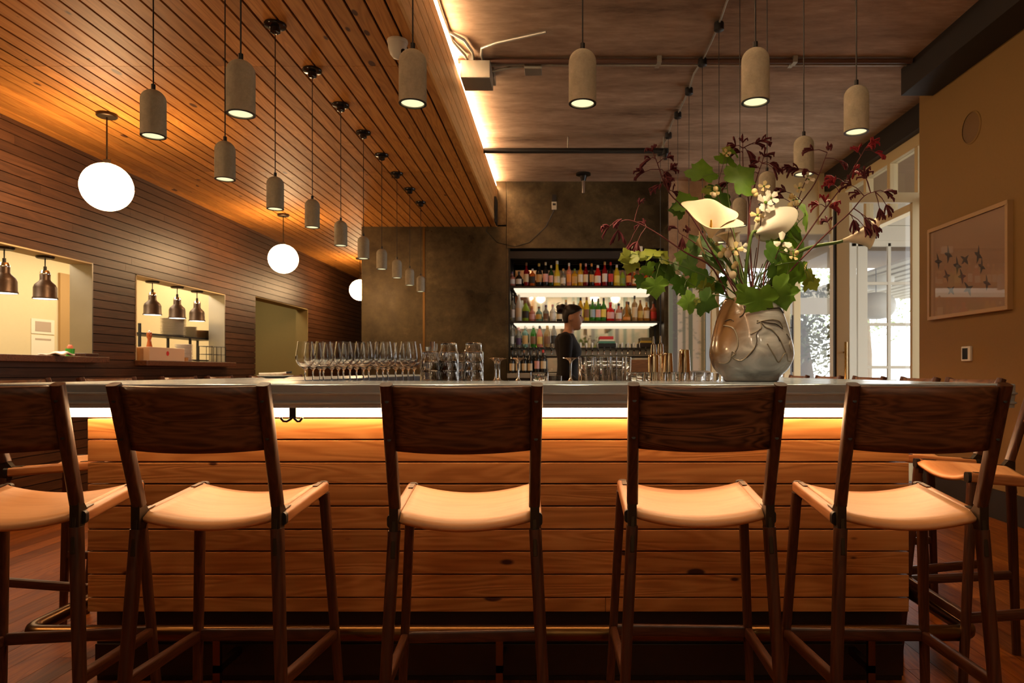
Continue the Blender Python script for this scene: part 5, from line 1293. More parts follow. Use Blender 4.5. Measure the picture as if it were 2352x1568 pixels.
# neck and trunk
tr_ = [(1.52, 0.090, 0.046, 0.050), (1.475, 0.086, 0.041, 0.046), (1.445, 0.080, 0.043, 0.050), (1.425, 0.070, 0.055, 0.075)]
body.loft([ell(c, 0, z, a, b) for z, c, a, b in tr_])
trunk = [(1.425, 0.060, 0.058, 0.085), (1.405, 0.055, 0.072, 0.140), (1.37, 0.055, 0.088, 0.172), (1.32, 0.070, 0.103, 0.170), (1.27, 0.082, 0.104, 0.155), (1.22, 0.080, 0.092, 0.142), (1.16, 0.072, 0.083, 0.130), (1.10, 0.070, 0.085, 0.130), (1.03, 0.065, 0.098, 0.150), (0.96, 0.060, 0.110, 0.168), (0.90, 0.058, 0.112, 0.172), (0.84, 0.06, 0.10, 0.165)]
body.loft([ell(c, 0, z, a - 0.006, b - 0.006) for z, c, a, b in trunk])
def limb(mb, pts, rs, n=14, grow=0.0): mb.tube(pts, [r + grow for r in rs], n)
arm = {}
for sg in (-1, 1):
    sh_ = Vector((0.052, sg * 0.165, 1.375)); el = Vector((0.050 if sg < 0 else 0.07, sg * 0.205, 1.085)); wr = Vector((0.215, sg * 0.165, 0.930))
    arm[sg] = (sh_, el, wr)
    limb(body, [sh_ + Vector((-0.002, -sg * 0.03, 0.012)), sh_, sh_.lerp(el, 0.5), el, el.lerp(wr, 0.3), wr], [0.045, 0.049, 0.042, 0.036, 0.036, 0.024])
    d = (wr - el).normalized(); side = Vector((0, sg, 0)); up = d.cross(side).normalized()
    # palm, four curled fingers of different lengths, thumb from the side of the palm
    body.loft([[wr + d * t_ + Vector((0, 1, 0)) * (w_ * math.cos(2 * PI * k / 12)) + up * (h_ * math.sin(2 * PI * k / 12)) for k in range(12)] for t_, w_, h_ in ((-0.005, 0.022, 0.019), (0.03, 0.034, 0.016), (0.065, 0.040, 0.014), (0.088, 0.038, 0.012))])
    dn = Vector((0, 0, -1))
    for q, ln in enumerate((0.070, 0.080, 0.075, 0.058)):
        b0 = wr + d * 0.082 + Vector((0, (q - 1.5) * 0.020, 0))
        body.tube([b0, b0 + d * ln * 0.45 + dn * 0.004, b0 + d * ln * 0.70 + dn * ln * 0.25, b0 + d * ln * 0.78 + dn * ln * 0.55], [0.0092, 0.0088, 0.0082, 0.0070], 8)
    tb = wr + d * 0.035 - side * 0.030
    body.tube([tb, tb - side * 0.020 + d * 0.022, tb - side * 0.026 + d * 0.050 + dn * 0.01], [0.012, 0.0105, 0.0085], 8)
for sg in (-1, 1):
    limb(body, [(0.06, sg * 0.085, 0.88), (0.065, sg * 0.09, 0.72), (0.07, sg * 0.088, 0.48), (0.055, sg * 0.088, 0.38), (0.05, sg * 0.088, 0.26), (0.05, sg * 0.088, 0.09)], [0.092, 0.084, 0.058, 0.055, 0.050, 0.036])
    body.loft([[(0.05 + t_, sg * 0.09 + w_ * math.cos(2 * PI * k / 12), 0.012 + h_ + h_ * math.sin(2 * PI * k / 12)) for k in range(12)] for t_, w_, h_ in ((-0.055, 0.026, 0.030), (-0.01, 0.034, 0.040), (0.06, 0.040, 0.030), (0.12, 0.044, 0.020), (0.165, 0.034, 0.012))])
bo = remesh(body, 'body', M['skin'], bt, 0.0058, 2)
# eyes, brows, lips
for sg in (-1, 1):
    MB().lathe([(0.0080 * math.cos(a * PI / 8), 0.0062 * math.sin(a * PI / 8)) for a in range(-4, 5)], 14, (HX + 0.0765, sg * 0.029, ZC0 + 0.118)).build('eye', M['hair'], bt, smooth=180)
    MB().tube([(HX + 0.083, sg * 0.016, ZC0 + 0.133), (HX + 0.0825, sg * 0.030, ZC0 + 0.138), (HX + 0.068, sg * 0.047, ZC0 + 0.134)], [0.002, 0.0028, 0.0015], 6).build('eyebrow', M['hair'], bt, smooth=60)
MB().tube([(HX + 0.076, -0.022, ZC0 + 0.0605), (HX + 0.088, -0.010, ZC0 + 0.0615), (HX + 0.0905, 0, ZC0 + 0.061), (HX + 0.088, 0.010, ZC0 + 0.0615), (HX + 0.076, 0.022, ZC0 + 0.0605)], [0.001, 0.003, 0.0036, 0.003, 0.001], 8).build('lips', pbr('lips', (0.36, 0.10, 0.07), 0.4), bt, smooth=60)
# hair: cap swept back from the forehead to a bun
hr = MB(); rings = []
for (z, xf, xb, w) in hp2:
    if z < 0.055: continue
    front = 0.094 if z > 0.165 else (0.075 if z > 0.150 else (0.030 if z > 0.13 else (-0.004 if z > 0.11 else -0.026)))
    if z < 0.165 and z > 0.11: front = -0.026 + (z - 0.11) / 0.055 * 0.118
    r_ = []
    for k in range(nn):
        a = 2 * PI * k / nn; c_, s_ = math.cos(a), math.sin(a)
        cc = abs(c_) ** 0.85 * (1 if c_ > 0 else -1)
        x = (xf + 0.009 if c_ > 0 else -xb + 0.012) * cc
        y = (w + 0.009) * (abs(s_) ** 0.9) * (1 if s_ > 0 else -1)
        x = min(x, front)
        r_.append((HX + x, y, ZC0 + z + (0.006 if z > 0.19 else 0)))
    rings.append(r_)
hr.loft(rings)
bc = Vector((0.018, 0, 1.634))
for (ox, oz, rx, rz_, yy) in ((0, 0, 0.036, 0.034, 0.040), (-0.022, 0.012, 0.022, 0.020, 0.024), (0.01, 0.02, 0.026, 0.02, 0.026), (-0.018, -0.016, 0.022, 0.018, 0.022)):
    hr.lathe([(rx * math.cos(a * PI / 12), rz_ * math.sin(a * PI / 12)) for a in range(-6, 7)], 18, (bc.x + ox, 0.0, bc.z + oz))
remesh(hr, 'hair', M['hair'], bt, 0.0065, 3)
ws = MB()
for q in range(7):
    g = random.Random(q); a = g.uniform(1.6, 4.2)
    p0 = bc + Vector((0.03 * math.cos(a), g.uniform(-0.02, 0.02), 0.03 * math.sin(a)))
    ws.tube(smooth_pts([tuple(p0), tuple(p0 + Vector((0.012 * math.cos(a + 0.5), 0, 0.012 * math.sin(a + 0.5)))), tuple(p0 + Vector((0.024 * math.cos(a + 0.2), 0.004, 0.022 * math.sin(a + 0.2)))), tuple(p0 + Vector((0.026 * math.cos(a - 0.5), 0.006, 0.024 * math.sin(a - 0.5))))], 4), 0.0016, 5)
ws.build('hair_wisp', M['hair'], bt)
tp_ = MB()
tp_.loft([ell(c, 0, z, a + 0.004, b + 0.004) for z, c, a, b in trunk if z > 0.9])
for sg in (-1, 1):
    sh_, el, wr = arm[sg]
    limb(tp_, [sh_ + Vector((-0.002, -sg * 0.03, 0.012)), sh_, sh_.lerp(el, 0.5), el, el.lerp(wr, 0.3), el.lerp(wr, 0.93)], [0.052, 0.057, 0.051, 0.046, 0.045, 0.033])
remesh(tp_, 'top', M['top'], bt, 0.009, 3)
tt = MB()
tt.loft([ell(c, 0, z, a + 0.003, b + 0.003) for z, c, a, b in trunk if z < 0.97])
for sg in (-1, 1): limb(tt, [(0.06, sg * 0.085, 0.88), (0.065, sg * 0.09, 0.72), (0.07, sg * 0.088, 0.48), (0.055, sg * 0.088, 0.38), (0.05, sg * 0.088, 0.26), (0.05, sg * 0.088, 0.10)], [0.10, 0.094, 0.070, 0.068, 0.064, 0.056])
remesh(tt, 'trousers', M['trousers'], bt, 0.012, 3)
for sg in (-1, 1):
    sh2 = MB().loft([[(0.05 + t_, sg * 0.09 + w_ * math.cos(2 * PI * k / 14), 0.012 + h_ + h_ * math.sin(2 * PI * k / 14) * 1.1) for k in range(14)] for t_, w_, h_ in ((-0.064, 0.024, 0.030), (-0.055, 0.034, 0.038), (-0.01, 0.042, 0.048), (0.06, 0.047, 0.036), (0.12, 0.050, 0.026), (0.168, 0.040, 0.018), (0.178, 0.02, 0.012))])
    sh2.build('shoe', M['black'], bt, smooth=60)

# ================================================================== vase
VY = 2.72
vx = (1725 - 1284) * VY / 1600
vs = thing('vase', 'large grey and brown glazed ceramic vase with trailing relief lines holding the flowers', 'vase', (vx, VY, 1.0727))
def vase_glaze():
    m, nt, out = newmat('vase_glaze')
    tc = N(nt, 'ShaderNodeTexCoord'); sx = N(nt, 'ShaderNodeSeparateXYZ'); L(nt, tc.outputs['Object'], sx.inputs[0])
    mp = N(nt, 'ShaderNodeMapping'); mp.inputs['Scale'].default_value = (3, 3, 7); mp.inputs['Rotation'].default_value = (0.2, 0.5, 0); L(nt, tc.outputs['Object'], mp.inputs[0])
    n1 = N(nt, 'ShaderNodeTexNoise'); n1.inputs['Scale'].default_value = 2.2; n1.inputs['Detail'].default_value = 7; n1.inputs['Distortion'].default_value = 1.2; L(nt, mp.outputs[0], n1.inputs['Vector'])
    rp = N(nt, 'ShaderNodeValToRGB'); rp.color_ramp.elements[0].position = 0.3; rp.color_ramp.elements[0].color = rgb((0.19, 0.195, 0.19)); rp.color_ramp.elements[1].position = 0.72; rp.color_ramp.elements[1].color = rgb((0.60, 0.62, 0.62))
    L(nt, n1.outputs['Fac'], rp.inputs[0])
    # brown iron glaze wash on the shoulder toward -x, with a wandering edge
    a = N(nt, 'ShaderNodeMath', operation='MULTIPLY_ADD'); a.inputs[1].default_value = 1.0; L(nt, sx.outputs['X'], a.inputs[0])
    b_ = N(nt, 'ShaderNodeMath', operation='MULTIPLY_ADD'); b_.inputs[1].default_value = -0.42; b_.inputs[2].default_value = 0.12; L(nt, sx.outputs['Z'], b_.inputs[0]); L(nt, b_.outputs[0], a.inputs[2])
    n2 = N(nt, 'ShaderNodeTexNoise'); n2.inputs['Scale'].default_value = 6; L(nt, tc.outputs['Object'], n2.inputs['Vector'])
    c = N(nt, 'ShaderNodeMath', operation='MULTIPLY_ADD'); c.inputs[1].default_value = 0.12; L(nt, n2.outputs['Fac'], c.inputs[0]); L(nt, a.outputs[0], c.inputs[2])
    r = N(nt, 'ShaderNodeMapRange'); r.inputs[1].default_value = 0.10; r.inputs[2].default_value = -0.02; L(nt, c.outputs[0], r.inputs[0])
    mx = N(nt, 'ShaderNodeMix', data_type='RGBA'); mx.inputs[7].default_value = (0.16, 0.085, 0.035, 1); L(nt, r.outputs[0], mx.inputs[0]); L(nt, rp.outputs[0], mx.inputs[6])
    b = N(nt, 'ShaderNodeBsdfPrincipled'); b.inputs['Roughness'].default_value = 0.22; b.inputs['Coat Weight'].default_value = 0.6; L(nt, mx.outputs[2], b.inputs['Base Color'])
    bp = N(nt, 'ShaderNodeBump'); bp.inputs['Strength'].default_value = 0.25; bp.inputs['Distance'].default_value = 0.01; L(nt, n1.outputs['Fac'], bp.inputs['Height']); L(nt, bp.outputs['Normal'], b.inputs['Normal'])
    L(nt, b.outputs[0], out.inputs[0]); return m
vpr = [(0.0, 0.0), (0.098, 0.0), (0.106, 0.004), (0.108, 0.016), (0.118, 0.026), (0.142, 0.050), (0.157, 0.085), (0.160, 0.115), (0.153, 0.155), (0.143, 0.195), (0.132, 0.235), (0.120, 0.27), (0.108, 0.30), (0.097, 0.317), (0.092, 0.318), (0.100, 0.29), (0.125, 0.22), (0.14, 0.12), (0.12, 0.05), (0.0, 0.03)]
vout = [tuple(p) for p in smooth_pts(vpr[4:14], 3)]
vpr = vpr[:4] + vout + vpr[14:]
VO = vpr[2:4] + vout
def vrad(z):
    for (r0, z0), (r1, z1) in zip(VO[:-1], VO[1:]):
        if z0 <= z <= z1: return r0 + (r1 - r0) * (z - z0) / (z1 - z0)
    return 0.1
def vwarp(a, z):
    return 1 + 0.018 * math.sin(2 * a + 5 * z) + 0.012 * math.sin(3 * a - 9 * z + 1) + 0.010 * math.sin(5 * a + 22 * z) * (z > 0.03)
rings = []
for r, z in vpr:
    rings.append([(max(r, 1e-4) * vwarp(2 * PI * k / 56, z) * math.cos(2 * PI * k / 56), max(r, 1e-4) * vwarp(2 * PI * k / 56, z) * math.sin(2 * PI * k / 56), z + (0.006 * math.sin(2 * PI * k / 56 * 2 + 1) + 0.004 * math.sin(2 * PI * k / 56 * 5) if 0.30 < z else 0)) for k in range(56)])
MB().loft(rings).build('vase_body', vase_glaze(), vs, smooth=60)
def vpt(px, py, off=0.001):
    """point on the near side of the vase under a measured place on it"""
    x = (px - 1725) * (VY - 0.12) / 1600; z = max(0.006, H - (py - 852) * (VY - 0.12) / 1600 - 1.0727)
    r = vrad(z) + off; s_ = max(-0.985, min(0.985, x / r)); a = -PI / 2 + math.asin(s_)
    rr_ = r * vwarp(a % (2 * PI), z) + off
    return Vector((rr_ * math.cos(a), rr_ * math.sin(a), z))
M['glaze_line'] = pbr('dark_glaze_line', (0.035, 0.022, 0.012), 0.3)
M['glaze_ridge'] = pbr('glaze_ridge', (0.24, 0.205, 0.155), 0.25)
dark = [[(1713, 699), (1730, 703), (1745, 708), (1760, 707), (1775, 706), (1788, 716)], [(1691, 700), (1692, 712), (1687, 722), (1680, 727)], [(1653, 735), (1662, 731), (1668, 736)], [(1727, 740), (1745, 742), (1762, 744), (1780, 755)], [(1720, 757), (1712, 770), (1712, 785), (1704, 805), (1690, 822)], [(1764, 772), (1768, 784)]]
light = [[(1640, 833), (1652, 834), (1659, 825), (1661, 808), (1667, 812), (1662, 820), (1680, 828), (1700, 808), (1712, 790)], [(1650, 745), (1665, 752), (1672, 772), (1672, 795), (1664, 812)], [(1715, 742), (1726, 738), (1744, 735), (1758, 734), (1772, 738), (1780, 752)], [(1727, 742), (1735, 752), (1750, 758), (1768, 778), (1780, 800), (1792, 820)], [(1735, 790), (1750, 815), (1765, 832), (1778, 814), (1788, 812), (1795, 828), (1806, 830)], [(1790, 765), (1802, 778), (1798, 792), (1806, 806)], [(1700, 768), (1722, 756), (1724, 742), (1716, 736)]]
dl_ = [MB().tube(smooth_pts([tuple(vpt(*q)) for q in s_]), 0.0016 if i else 0.0026, 6).build('glaze_line', M['glaze_line'], vs, smooth=60) for i, s_ in enumerate(dark)]
for s_ in light: MB().tube(smooth_pts([tuple(vpt(*q, 0.0004)) for q in s_]), 0.0026, 6).build('glaze_ridge', M['glaze_ridge'], vs, smooth=60)

# ================================================================== flowers
mouth = Vector((vx, VY, 1.0727 + 0.30))
g6 = random.Random(11)
M['stem_green'] = leafmat('stem_green', (0.07, 0.13, 0.025), (0.12, 0.19, 0.04), 0.1)
M['stem_brown'] = pbr('stem_brown', (0.085, 0.035, 0.022), 0.6)
M['stem_red'] = pbr('stem_red', (0.11, 0.022, 0.022), 0.6)
M['leaf'] = leafmat('maple_leaf', (0.10, 0.22, 0.015), (0.19, 0.36, 0.035))
M['leaf_dark'] = leafmat('maple_leaf_dark', (0.045, 0.115, 0.012), (0.08, 0.18, 0.022))
M['leaf_yellow'] = leafmat('maple_leaf_yellow', (0.17, 0.21, 0.02), (0.25, 0.28, 0.035))
M['paw'] = pbr('kangaroo_paw', (0.085, 0.006, 0.012), 0.75)
M['paw_red'] = pbr('kangaroo_paw_red', (0.25, 0.010, 0.018), 0.7)
M['petal'] = leafmat('ivory_petal', (0.80, 0.66, 0.46), (0.86, 0.74, 0.55), 0.3)
M['petal_white'] = leafmat('white_petal', (0.84, 0.80, 0.68), (0.88, 0.84, 0.74), 0.3)
M['petal_cream'] = leafmat('cream_petal', (0.72, 0.58, 0.26), (0.80, 0.68, 0.36), 0.25)
M['spadix'] = pbr('spadix', (0.75, 0.42, 0.05), 0.6)
def stemcurve(tip, base_off=None, bow=0.03, n=7, start=None):
    b = start or (mouth + Vector((g6.uniform(-0.05, 0.05), g6.uniform(-0.05, 0.05), -0.06)))
    tip = Vector(tip); m_ = b.lerp(tip, 0.45) + Vector((0, g6.uniform(-0.02, 0.02), bow))
    pts = []
    for k in range(n):
        t = k / (n - 1); pts.append((1 - t) ** 2 * b + 2 * t * (1 - t) * m_ + t * t * tip)
    return pts
LOBES = [(0.0, 0.02), (0.16, -0.10), (0.36, -0.16), (0.50, -0.10), (0.52, 0.02), (0.62, 0.04), (0.78, 0.14), (0.80, 0.26), (0.88, 0.36), (0.70, 0.46), (0.60, 0.47), (0.50, 0.52), (0.52, 0.64), (0.54, 0.78), (0.40, 0.76), (0.32, 0.82), (0.20, 0.92), (0.12, 1.02), (0.0, 1.18)]
def leaf(parent, c, size, mat, ang, pitch=0.5, yaw=0.0, fold=0.25, name='leaf'):
    """lobed leaf; ang turns it in the picture plane, pitch and yaw tip it, fold bends the halves about the midrib"""
    pts = [(x, y) for x, y in LOBES] + [(-x, y) for x, y in LOBES[-2:0:-1]]
    vs_ = [(0, 0, 0.40)]; vs_ = []
    mid = [(0.0, 0.15 * k, 0.0) for k in range(1, 7)]
    allp = pts
    v3 = []
    for x, y in allp:
        z = -fold * abs(x) ** 1.3 + 0.10 * math.sin(y * 3 + x * 2) * abs(x) - 0.18 * (y - 0.3) ** 2 + g6.uniform(-0.02, 0.02)
        v3.append((x, y - 0.1, z))
    cpt = len(v3); v3.append((0, 0.25, -0.0))
    fs = [(k, (k + 1) % cpt, cpt) for k in range(cpt)]
    R_ = Matrix.Rotation(yaw, 3, 'Z') @ Matrix.Rotation(ang, 3, 'Y') @ Matrix.Rotation(PI / 2 - pitch, 3, 'X')
    sz = size * 0.66
    me = MB().add([Vector(c) + R_ @ (Vector(p_) * sz) for p_ in v3], fs)
    return me.build(name, mat, parent, smooth=180, fix=False, sub=0)
def F(px, py, dy): return at(px, py, VY + dy)
W2L = lambda t: None
def plant(name, label, cat, grp=None):
    return thing(name, label, cat, (0, 0, 0), group=grp)
# --- vine sprigs: stem, leaf stalks, leaves
def sprig(label, stem_pts, leaves, grp='leafy sprigs in the vase'):
    t = plant('vine_sprig', label, 'foliage', grp)
    b = mouth + Vector((g6.uniform(-0.05, 0.05), g6.uniform(-0.04, 0.04), -0.05))
    P = smooth_pts([tuple(b)] + [tuple(F(*s_)) for s_ in stem_pts], 4)
    mb = MB().tube(P, [0.0030 - 0.0018 * k / (len(P) - 1) for k in range(len(P))], 7)
    for (px, py, dy, size, mat, ang, pitch, yaw) in leaves:
        c = F(px, py, dy)
        near = min(P, key=lambda q: (Vector(q) - c).length)
        if (Vector(near) - c).length > 0.004:
            mb.tube([near, Vector(near).lerp(c, 0.55) + Vector((0, 0, 0.008)), c], [0.0013, 0.0012, 0.001], 5)
        leaf(t, c, size * 2.7 / 1600, M[mat], ang, pitch, yaw)
    mb.build('stem', M['stem_green'], t, smooth=60)
L1, LD, LY = 'leaf', 'leaf_dark', 'leaf_yellow'
sprig('leafy sprig rising highest above the big open lily', [(1690, 560, 0.02), (1675, 470, 0.03), (1668, 400, 0.02), (1672, 345, 0.0)],
      [(1614, 405, 0.02, 74, L1, 0.1, 0.25, 0.1), (1690, 418, -0.02, 84, L1, 0.9, 0.2, -0.2), (1672, 372, 0.02, 58, L1, 0.3, 0.5, 0.3), (1655, 445, 0.04, 70, LD, -2.4, 0.4, 0), (1672, 346, -0.01, 24, LY, -1.0, 0.3, 0), (1688, 352, 0.0, 36, L1, 0.5, 0.6, 0.5), (1622, 432, 0.01, 26, LY, 2.6, 0.2, 0)])
sprig('leafy sprig beside the open lily nearest the dark branches', [(1680, 610, 0.03), (1620, 530, 0.05), (1580, 470, 0.05)],
      [(1580, 470, 0.05, 62, L1, -0.4, 0.3, 0.2), (1565, 478, 0.07, 46, LD, -1.7, 0.3, 0.2), (1600, 490, 0.06, 40, LD, 0.5, 0.4, 0)])
sprig('long drooping sprig reaching out over the bottle shelves', [(1670, 660, 0.0), (1600, 625, -0.04), (1520, 595, -0.06), (1465, 585, -0.08)],
      [(1452, 600, -0.08, 46, LY, -2.9, 0.3, 0.3), (1444, 588, -0.08, 40, LY, -1.9, 0.4, 0), (1468, 590, -0.09, 42, LY, -0.6, 0.7, 0.3), (1498, 585, -0.07, 56, LY, -0.3, 0.9, 0.2), (1515, 592, -0.06, 44, LY, 0.7, 0.6, -0.3), (1486, 612, -0.07, 40, L1, 2.6, 0.5, 0), (1510, 622, -0.05, 52, LD, 1.9, 0.4, 0), (1505, 645, -0.07, 62, L1, 3.0, 0.15, 0.1), (1478, 640, -0.05, 40, LD, -2.6, 0.3, 0), (1530, 625, -0.05, 46, LD, 1.2, 0.5, 0)])
sprig('sprig with two dark hanging leaves between shelves and vase', [(1670, 680, -0.02), (1600, 660, -0.05), (1565, 630, -0.05)],
      [(1563, 640, -0.05, 56, LD, 3.1, 0.2, 0.7), (1572, 660, -0.06, 40, LD, 2.8, 0.3, 0.8), (1548, 622, -0.03, 42, LD, -1.2, 0.5, 0), (1588, 640, -0.03, 44, L1, 2.4, 0.4, 0.3), (1618, 648, -0.02, 50, LY, 2.7, 0.4, 0.8)])
sprig('low sprig with a pair of leaves before the mural', [(1690, 690, -0.06), (1640, 678, -0.08), (1600, 688, -0.1)],
      [(1590, 692, -0.1, 50, L1, -1.7, 0.35, 0.2), (1612, 690, -0.1, 62, LD, 1.9, 0.4, -0.3), (1602, 694, -0.1, 22, LY, -0.6, 0.2, 0)])
sprig('dense dark sprig in the heart of the bouquet', [(1690, 650, 0.05), (1640, 600, 0.08), (1600, 560, 0.10)],
      [(1608, 572, 0.09, 70, LD, -0.5, 0.3, 0), (1640, 600, 0.06, 60, LD, 0.6, 0.4, 0), (1595, 610, 0.06, 60, LD, -1.7, 0.3, 0), (1625, 635, 0.04, 56, LD, -2.3, 0.4, 0), (1650, 650, 0.02, 52, LD, 2.5, 0.5, 0), (1575, 590, 0.08, 46, L1, -1.2, 0.4, 0), (1660, 585, 0.05, 46, L1, 0.2, 0.3, 0.4), (1635, 655, 0.0, 44, LY, 3.0, 0.3, 0.6)])
sprig('sprig with big leaves hanging over the vase mouth', [(1730, 660, -0.08), (1750, 665, -0.12)],
      [(1745, 672, -0.14, 92, L1, 3.0, 0.2, 0.1), (1778, 660, -0.11, 78, L1, 2.2, 0.3, -0.2), (1795, 668, -0.10, 70, L1, 2.9, 0.3, -0.3), (1718, 668, -0.12, 50, L1, -2.4, 0.3, 0.2)])
sprig('sprig with large dark leaves spreading over the shop front side', [(1745, 640, -0.05), (1780, 610, -0.08), (1840, 600, -0.08)],
      [(1775, 605, -0.09, 96, LD, 1.5, 0.45, 0.1), (1800, 598, -0.08, 80, L1, 1.9, 0.5, -0.2), (1835, 622, -0.06, 56, L1, 2.2, 0.4, 0), (1855, 640, -0.06, 52, LY, 1.9, 0.3, 0.2), (1868, 648, -0.07, 34, LY, 2.6, 0.3, 0), (1780, 565, -0.02, 40, L1, 0.4, 0.3, 0.2), (1808, 640, -0.07, 54, L1, 2.5, 0.4, 0)])
sprig('sprig with long narrow leaves behind the closed lily', [(1760, 600, 0.02), (1815, 530, 0.04), (1850, 495, 0.03)],
      [(1848, 492, 0.02, 78, L1, 1.35, 0.75, 0.2), (1815, 520, 0.03, 62, L1, 0.4, 0.4, 0.2), (1810, 545, 0.03, 62, L1, 2.2, 0.4, 0), (1835, 560, 0.0, 88, LD, 1.45, 0.8, 0.1), (1790, 548, 0.02, 54, LD, -0.6, 0.4, 0), (1822, 500, 0.03, 40, LY, -0.8, 0.3, 0)])
# --- calla lilies: stem, spathe, spadix
def calla(label, base, axis, up, L_, R_, mat='petal', flare=1.0, spadix=True, stem_mid=None, cut=0.55, roll=0.35, fan=0.0):
    t = plant('calla_lily', label, 'flower', 'calla lilies in the vase')
    base = Vector(base); ax = Vector(axis).normalized(); up = Vector(up); up = (up - ax * up.dot(ax)).normalized(); sd = ax.cross(up)
    b = mouth + Vector((g6.uniform(-0.04, 0.04), g6.uniform(-0.03, 0.03), -0.06))
    mids = [tuple(F(*q)) for q in (stem_mid or [])]
    P = smooth_pts([tuple(b)] + mids + [tuple(base - ax * 0.02), tuple(base + ax * 0.012)], 6)
    MB().tube(P, [0.0085 - 0.003 * k / (len(P) - 1) for k in range(len(P))], 12).build('stem', M['stem_green'], t, smooth=60)
    P = []; nu = 37; nv = 13
    for i in range(nv):
        v = i / (nv - 1); row = []
        for j in range(nu):
            u = -1 + 2 * j / (nu - 1); a = u * PI * 1.04
            tipf = max(0.0, math.cos(a)) ** 2.2
            r = R_ * (0.10 + 0.90 * v ** (1.7 / flare))
            r *= 1 + roll * tipf * v ** 3 + 0.05 * math.sin(3 * a) * v
            hgt = L_ * (v * (cut + (1 - cut) * (0.5 + 0.5 * math.cos(a))) - 0.10 * v ** 6 * (1 - 0.4 * tipf)) + L_ * 0.16 * tipf * tipf * v ** 4
            overlap = 1 + 0.05 * u
            if fan:
                r *= 1 + fan * v ** 3 * (1.1 * math.exp(-((a + 0.25) / 0.38) ** 2) + 1.3 * math.exp(-((abs(a) - 2.75) / 0.42) ** 2) - 0.35 * math.exp(-((a - 1.4) / 0.6) ** 2))
                hgt += L_ * fan * v ** 2 * (0.75 * math.exp(-((a + 1.5) / 1.0) ** 2) - 0.5 * math.exp(-((a - 1.5) / 0.8) ** 2))
            row.append(base + ax * hgt + (up * math.cos(a) + sd * math.sin(a)) * r * overlap)
        P.append(row)
    MB().grid(P).build('spathe', M[mat], t, smooth=180, solid=0.0016, sub=1)
    if spadix:
        MB().tube([base + ax * L_ * 0.12, base + ax * L_ * 0.4, base + ax * L_ * 0.62], [0.0045, 0.005, 0.003], 10).build('spadix', M['spadix'], t, smooth=60)
calla('large open calla lily facing out with its spadix showing', F(1632, 545, -0.05), (-0.08, -0.55, 0.82), (-0.97, 0.1, 0.15), 0.115, 0.078, 'petal', 1.25, True, [(1700, 640, -0.02)], 0.72, 0.10, 0.42)
calla('calla lily seen from behind as a smooth ivory oval', F(1735, 536, -0.04), (0.78, 0.22, 0.42), (0.15, -0.9, 0.1), 0.150, 0.058, 'petal_white', 1.5, False, [(1712, 640, -0.02)], 0.3, 0.15)
calla('calla lily pointing out horizontally toward the shop front', F(1935, 553, -0.04), (0.9, -0.1, 0.26), (0.25, 0.1, 0.9), 0.185, 0.060, 'petal', 1.2, True, [(1790, 615, -0.05), (1850, 572, -0.05)], 0.55, 0.35)
calla('half hidden white calla lily behind the centre stems', F(1683, 575, 0.10), (-0.15, 0.3, 0.9), (0, 1, 0), 0.11, 0.05, 'petal', 1.0, False, [(1705, 640, 0.06)], 0.6, 0.2)
calla('small yellow calla bud under the large dark leaves', F(1812, 633, -0.03), (0.85, -0.1, 0.40), (0, 0, 1), 0.085, 0.016, 'petal_cream', 0.6, False, [(1765, 655, -0.05)], 0.75, 0.1)
calla('yellowish calla bud behind the open lily stem', F(1622, 590, 0.06), (-0.35, 0.1, 0.8), (0, 0, 1), 0.10, 0.018, 'petal_cream', 0.6, False, [(1690, 650, 0.03)], 0.75, 0.1)
# --- kangaroo paw branches
def paw_cluster(mb, c, d, n=5, s=1.0):
    d = Vector(d).normalized()
    for q in range(n):
        dd = (d + Vector((g6.uniform(-0.8, 0.8), g6.uniform(-0.6, 0.6), g6.uniform(-0.7, 0.6)))).normalized()
        l_ = g6.uniform(0.026, 0.042) * s
        p1 = c + dd * l_ * 0.5; p2 = c + dd * l_ + Vector((0, 0, -0.008 * s)); p3 = p2 + Vector((g6.uniform(-0.004, 0.004), 0, -0.010 * s))
        mb.tube([c, p1, p2, p3], [0.0018 * s, 0.0036 * s, 0.0044 * s, 0.0020 * s], 6)
def paws(label, main, subs, mat='paw', extra=()):
    t = plant('kangaroo_paw_branch', label, 'flower', 'dark red kangaroo paw branches in the vase')
    b = mouth + Vector((g6.uniform(-0.05, 0.05), g6.uniform(-0.05, 0.05), -0.06))
    P = smooth_pts([tuple(b)] + [tuple(F(*q)) for q in main], 4)
    mb = MB().tube(P, [0.0040 - 0.0024 * k / (len(P) - 1) for k in range(len(P))], 7)
    fl = []
    for (px, py, dy) in subs:
        c = F(px, py, dy); near = Vector(min(P, key=lambda q: (Vector(q) - c).length))
        if (near - c).length > 0.01:
            mb.tube([near, near.lerp(c, 0.6) + Vector((0, 0, 0.006)), c], [0.0020, 0.0015, 0.0012], 6)
        f = MB(); d = (c - near); d = d if d.length > 0.01 else Vector(P[-1]) - Vector(P[-4])
        paw_cluster(f, c, d, g6.randint(5, 7), g6.uniform(0.9, 1.15)); fl.append(f)
    mb.build('stem', M['stem_red'], t, smooth=60)
    for f in fl: f.build('paw_flower', M[mat], t, smooth=60)
paws('dark red branch leaning to the upper shelf corner, topmost on that side', [(1660, 620, 0.03), (1590, 500, 0.05), (1535, 440, 0.06), (1510, 375, 0.05), (1498, 345, 0.05)], [(1498, 348, 0.05), (1480, 395, 0.04), (1532, 362, 0.06), (1494, 365, 0.05), (1525, 395, 0.06), (1518, 425, 0.05), (1527, 410, 0.04), (1545, 440, 0.07), (1540, 390, 0.05)])
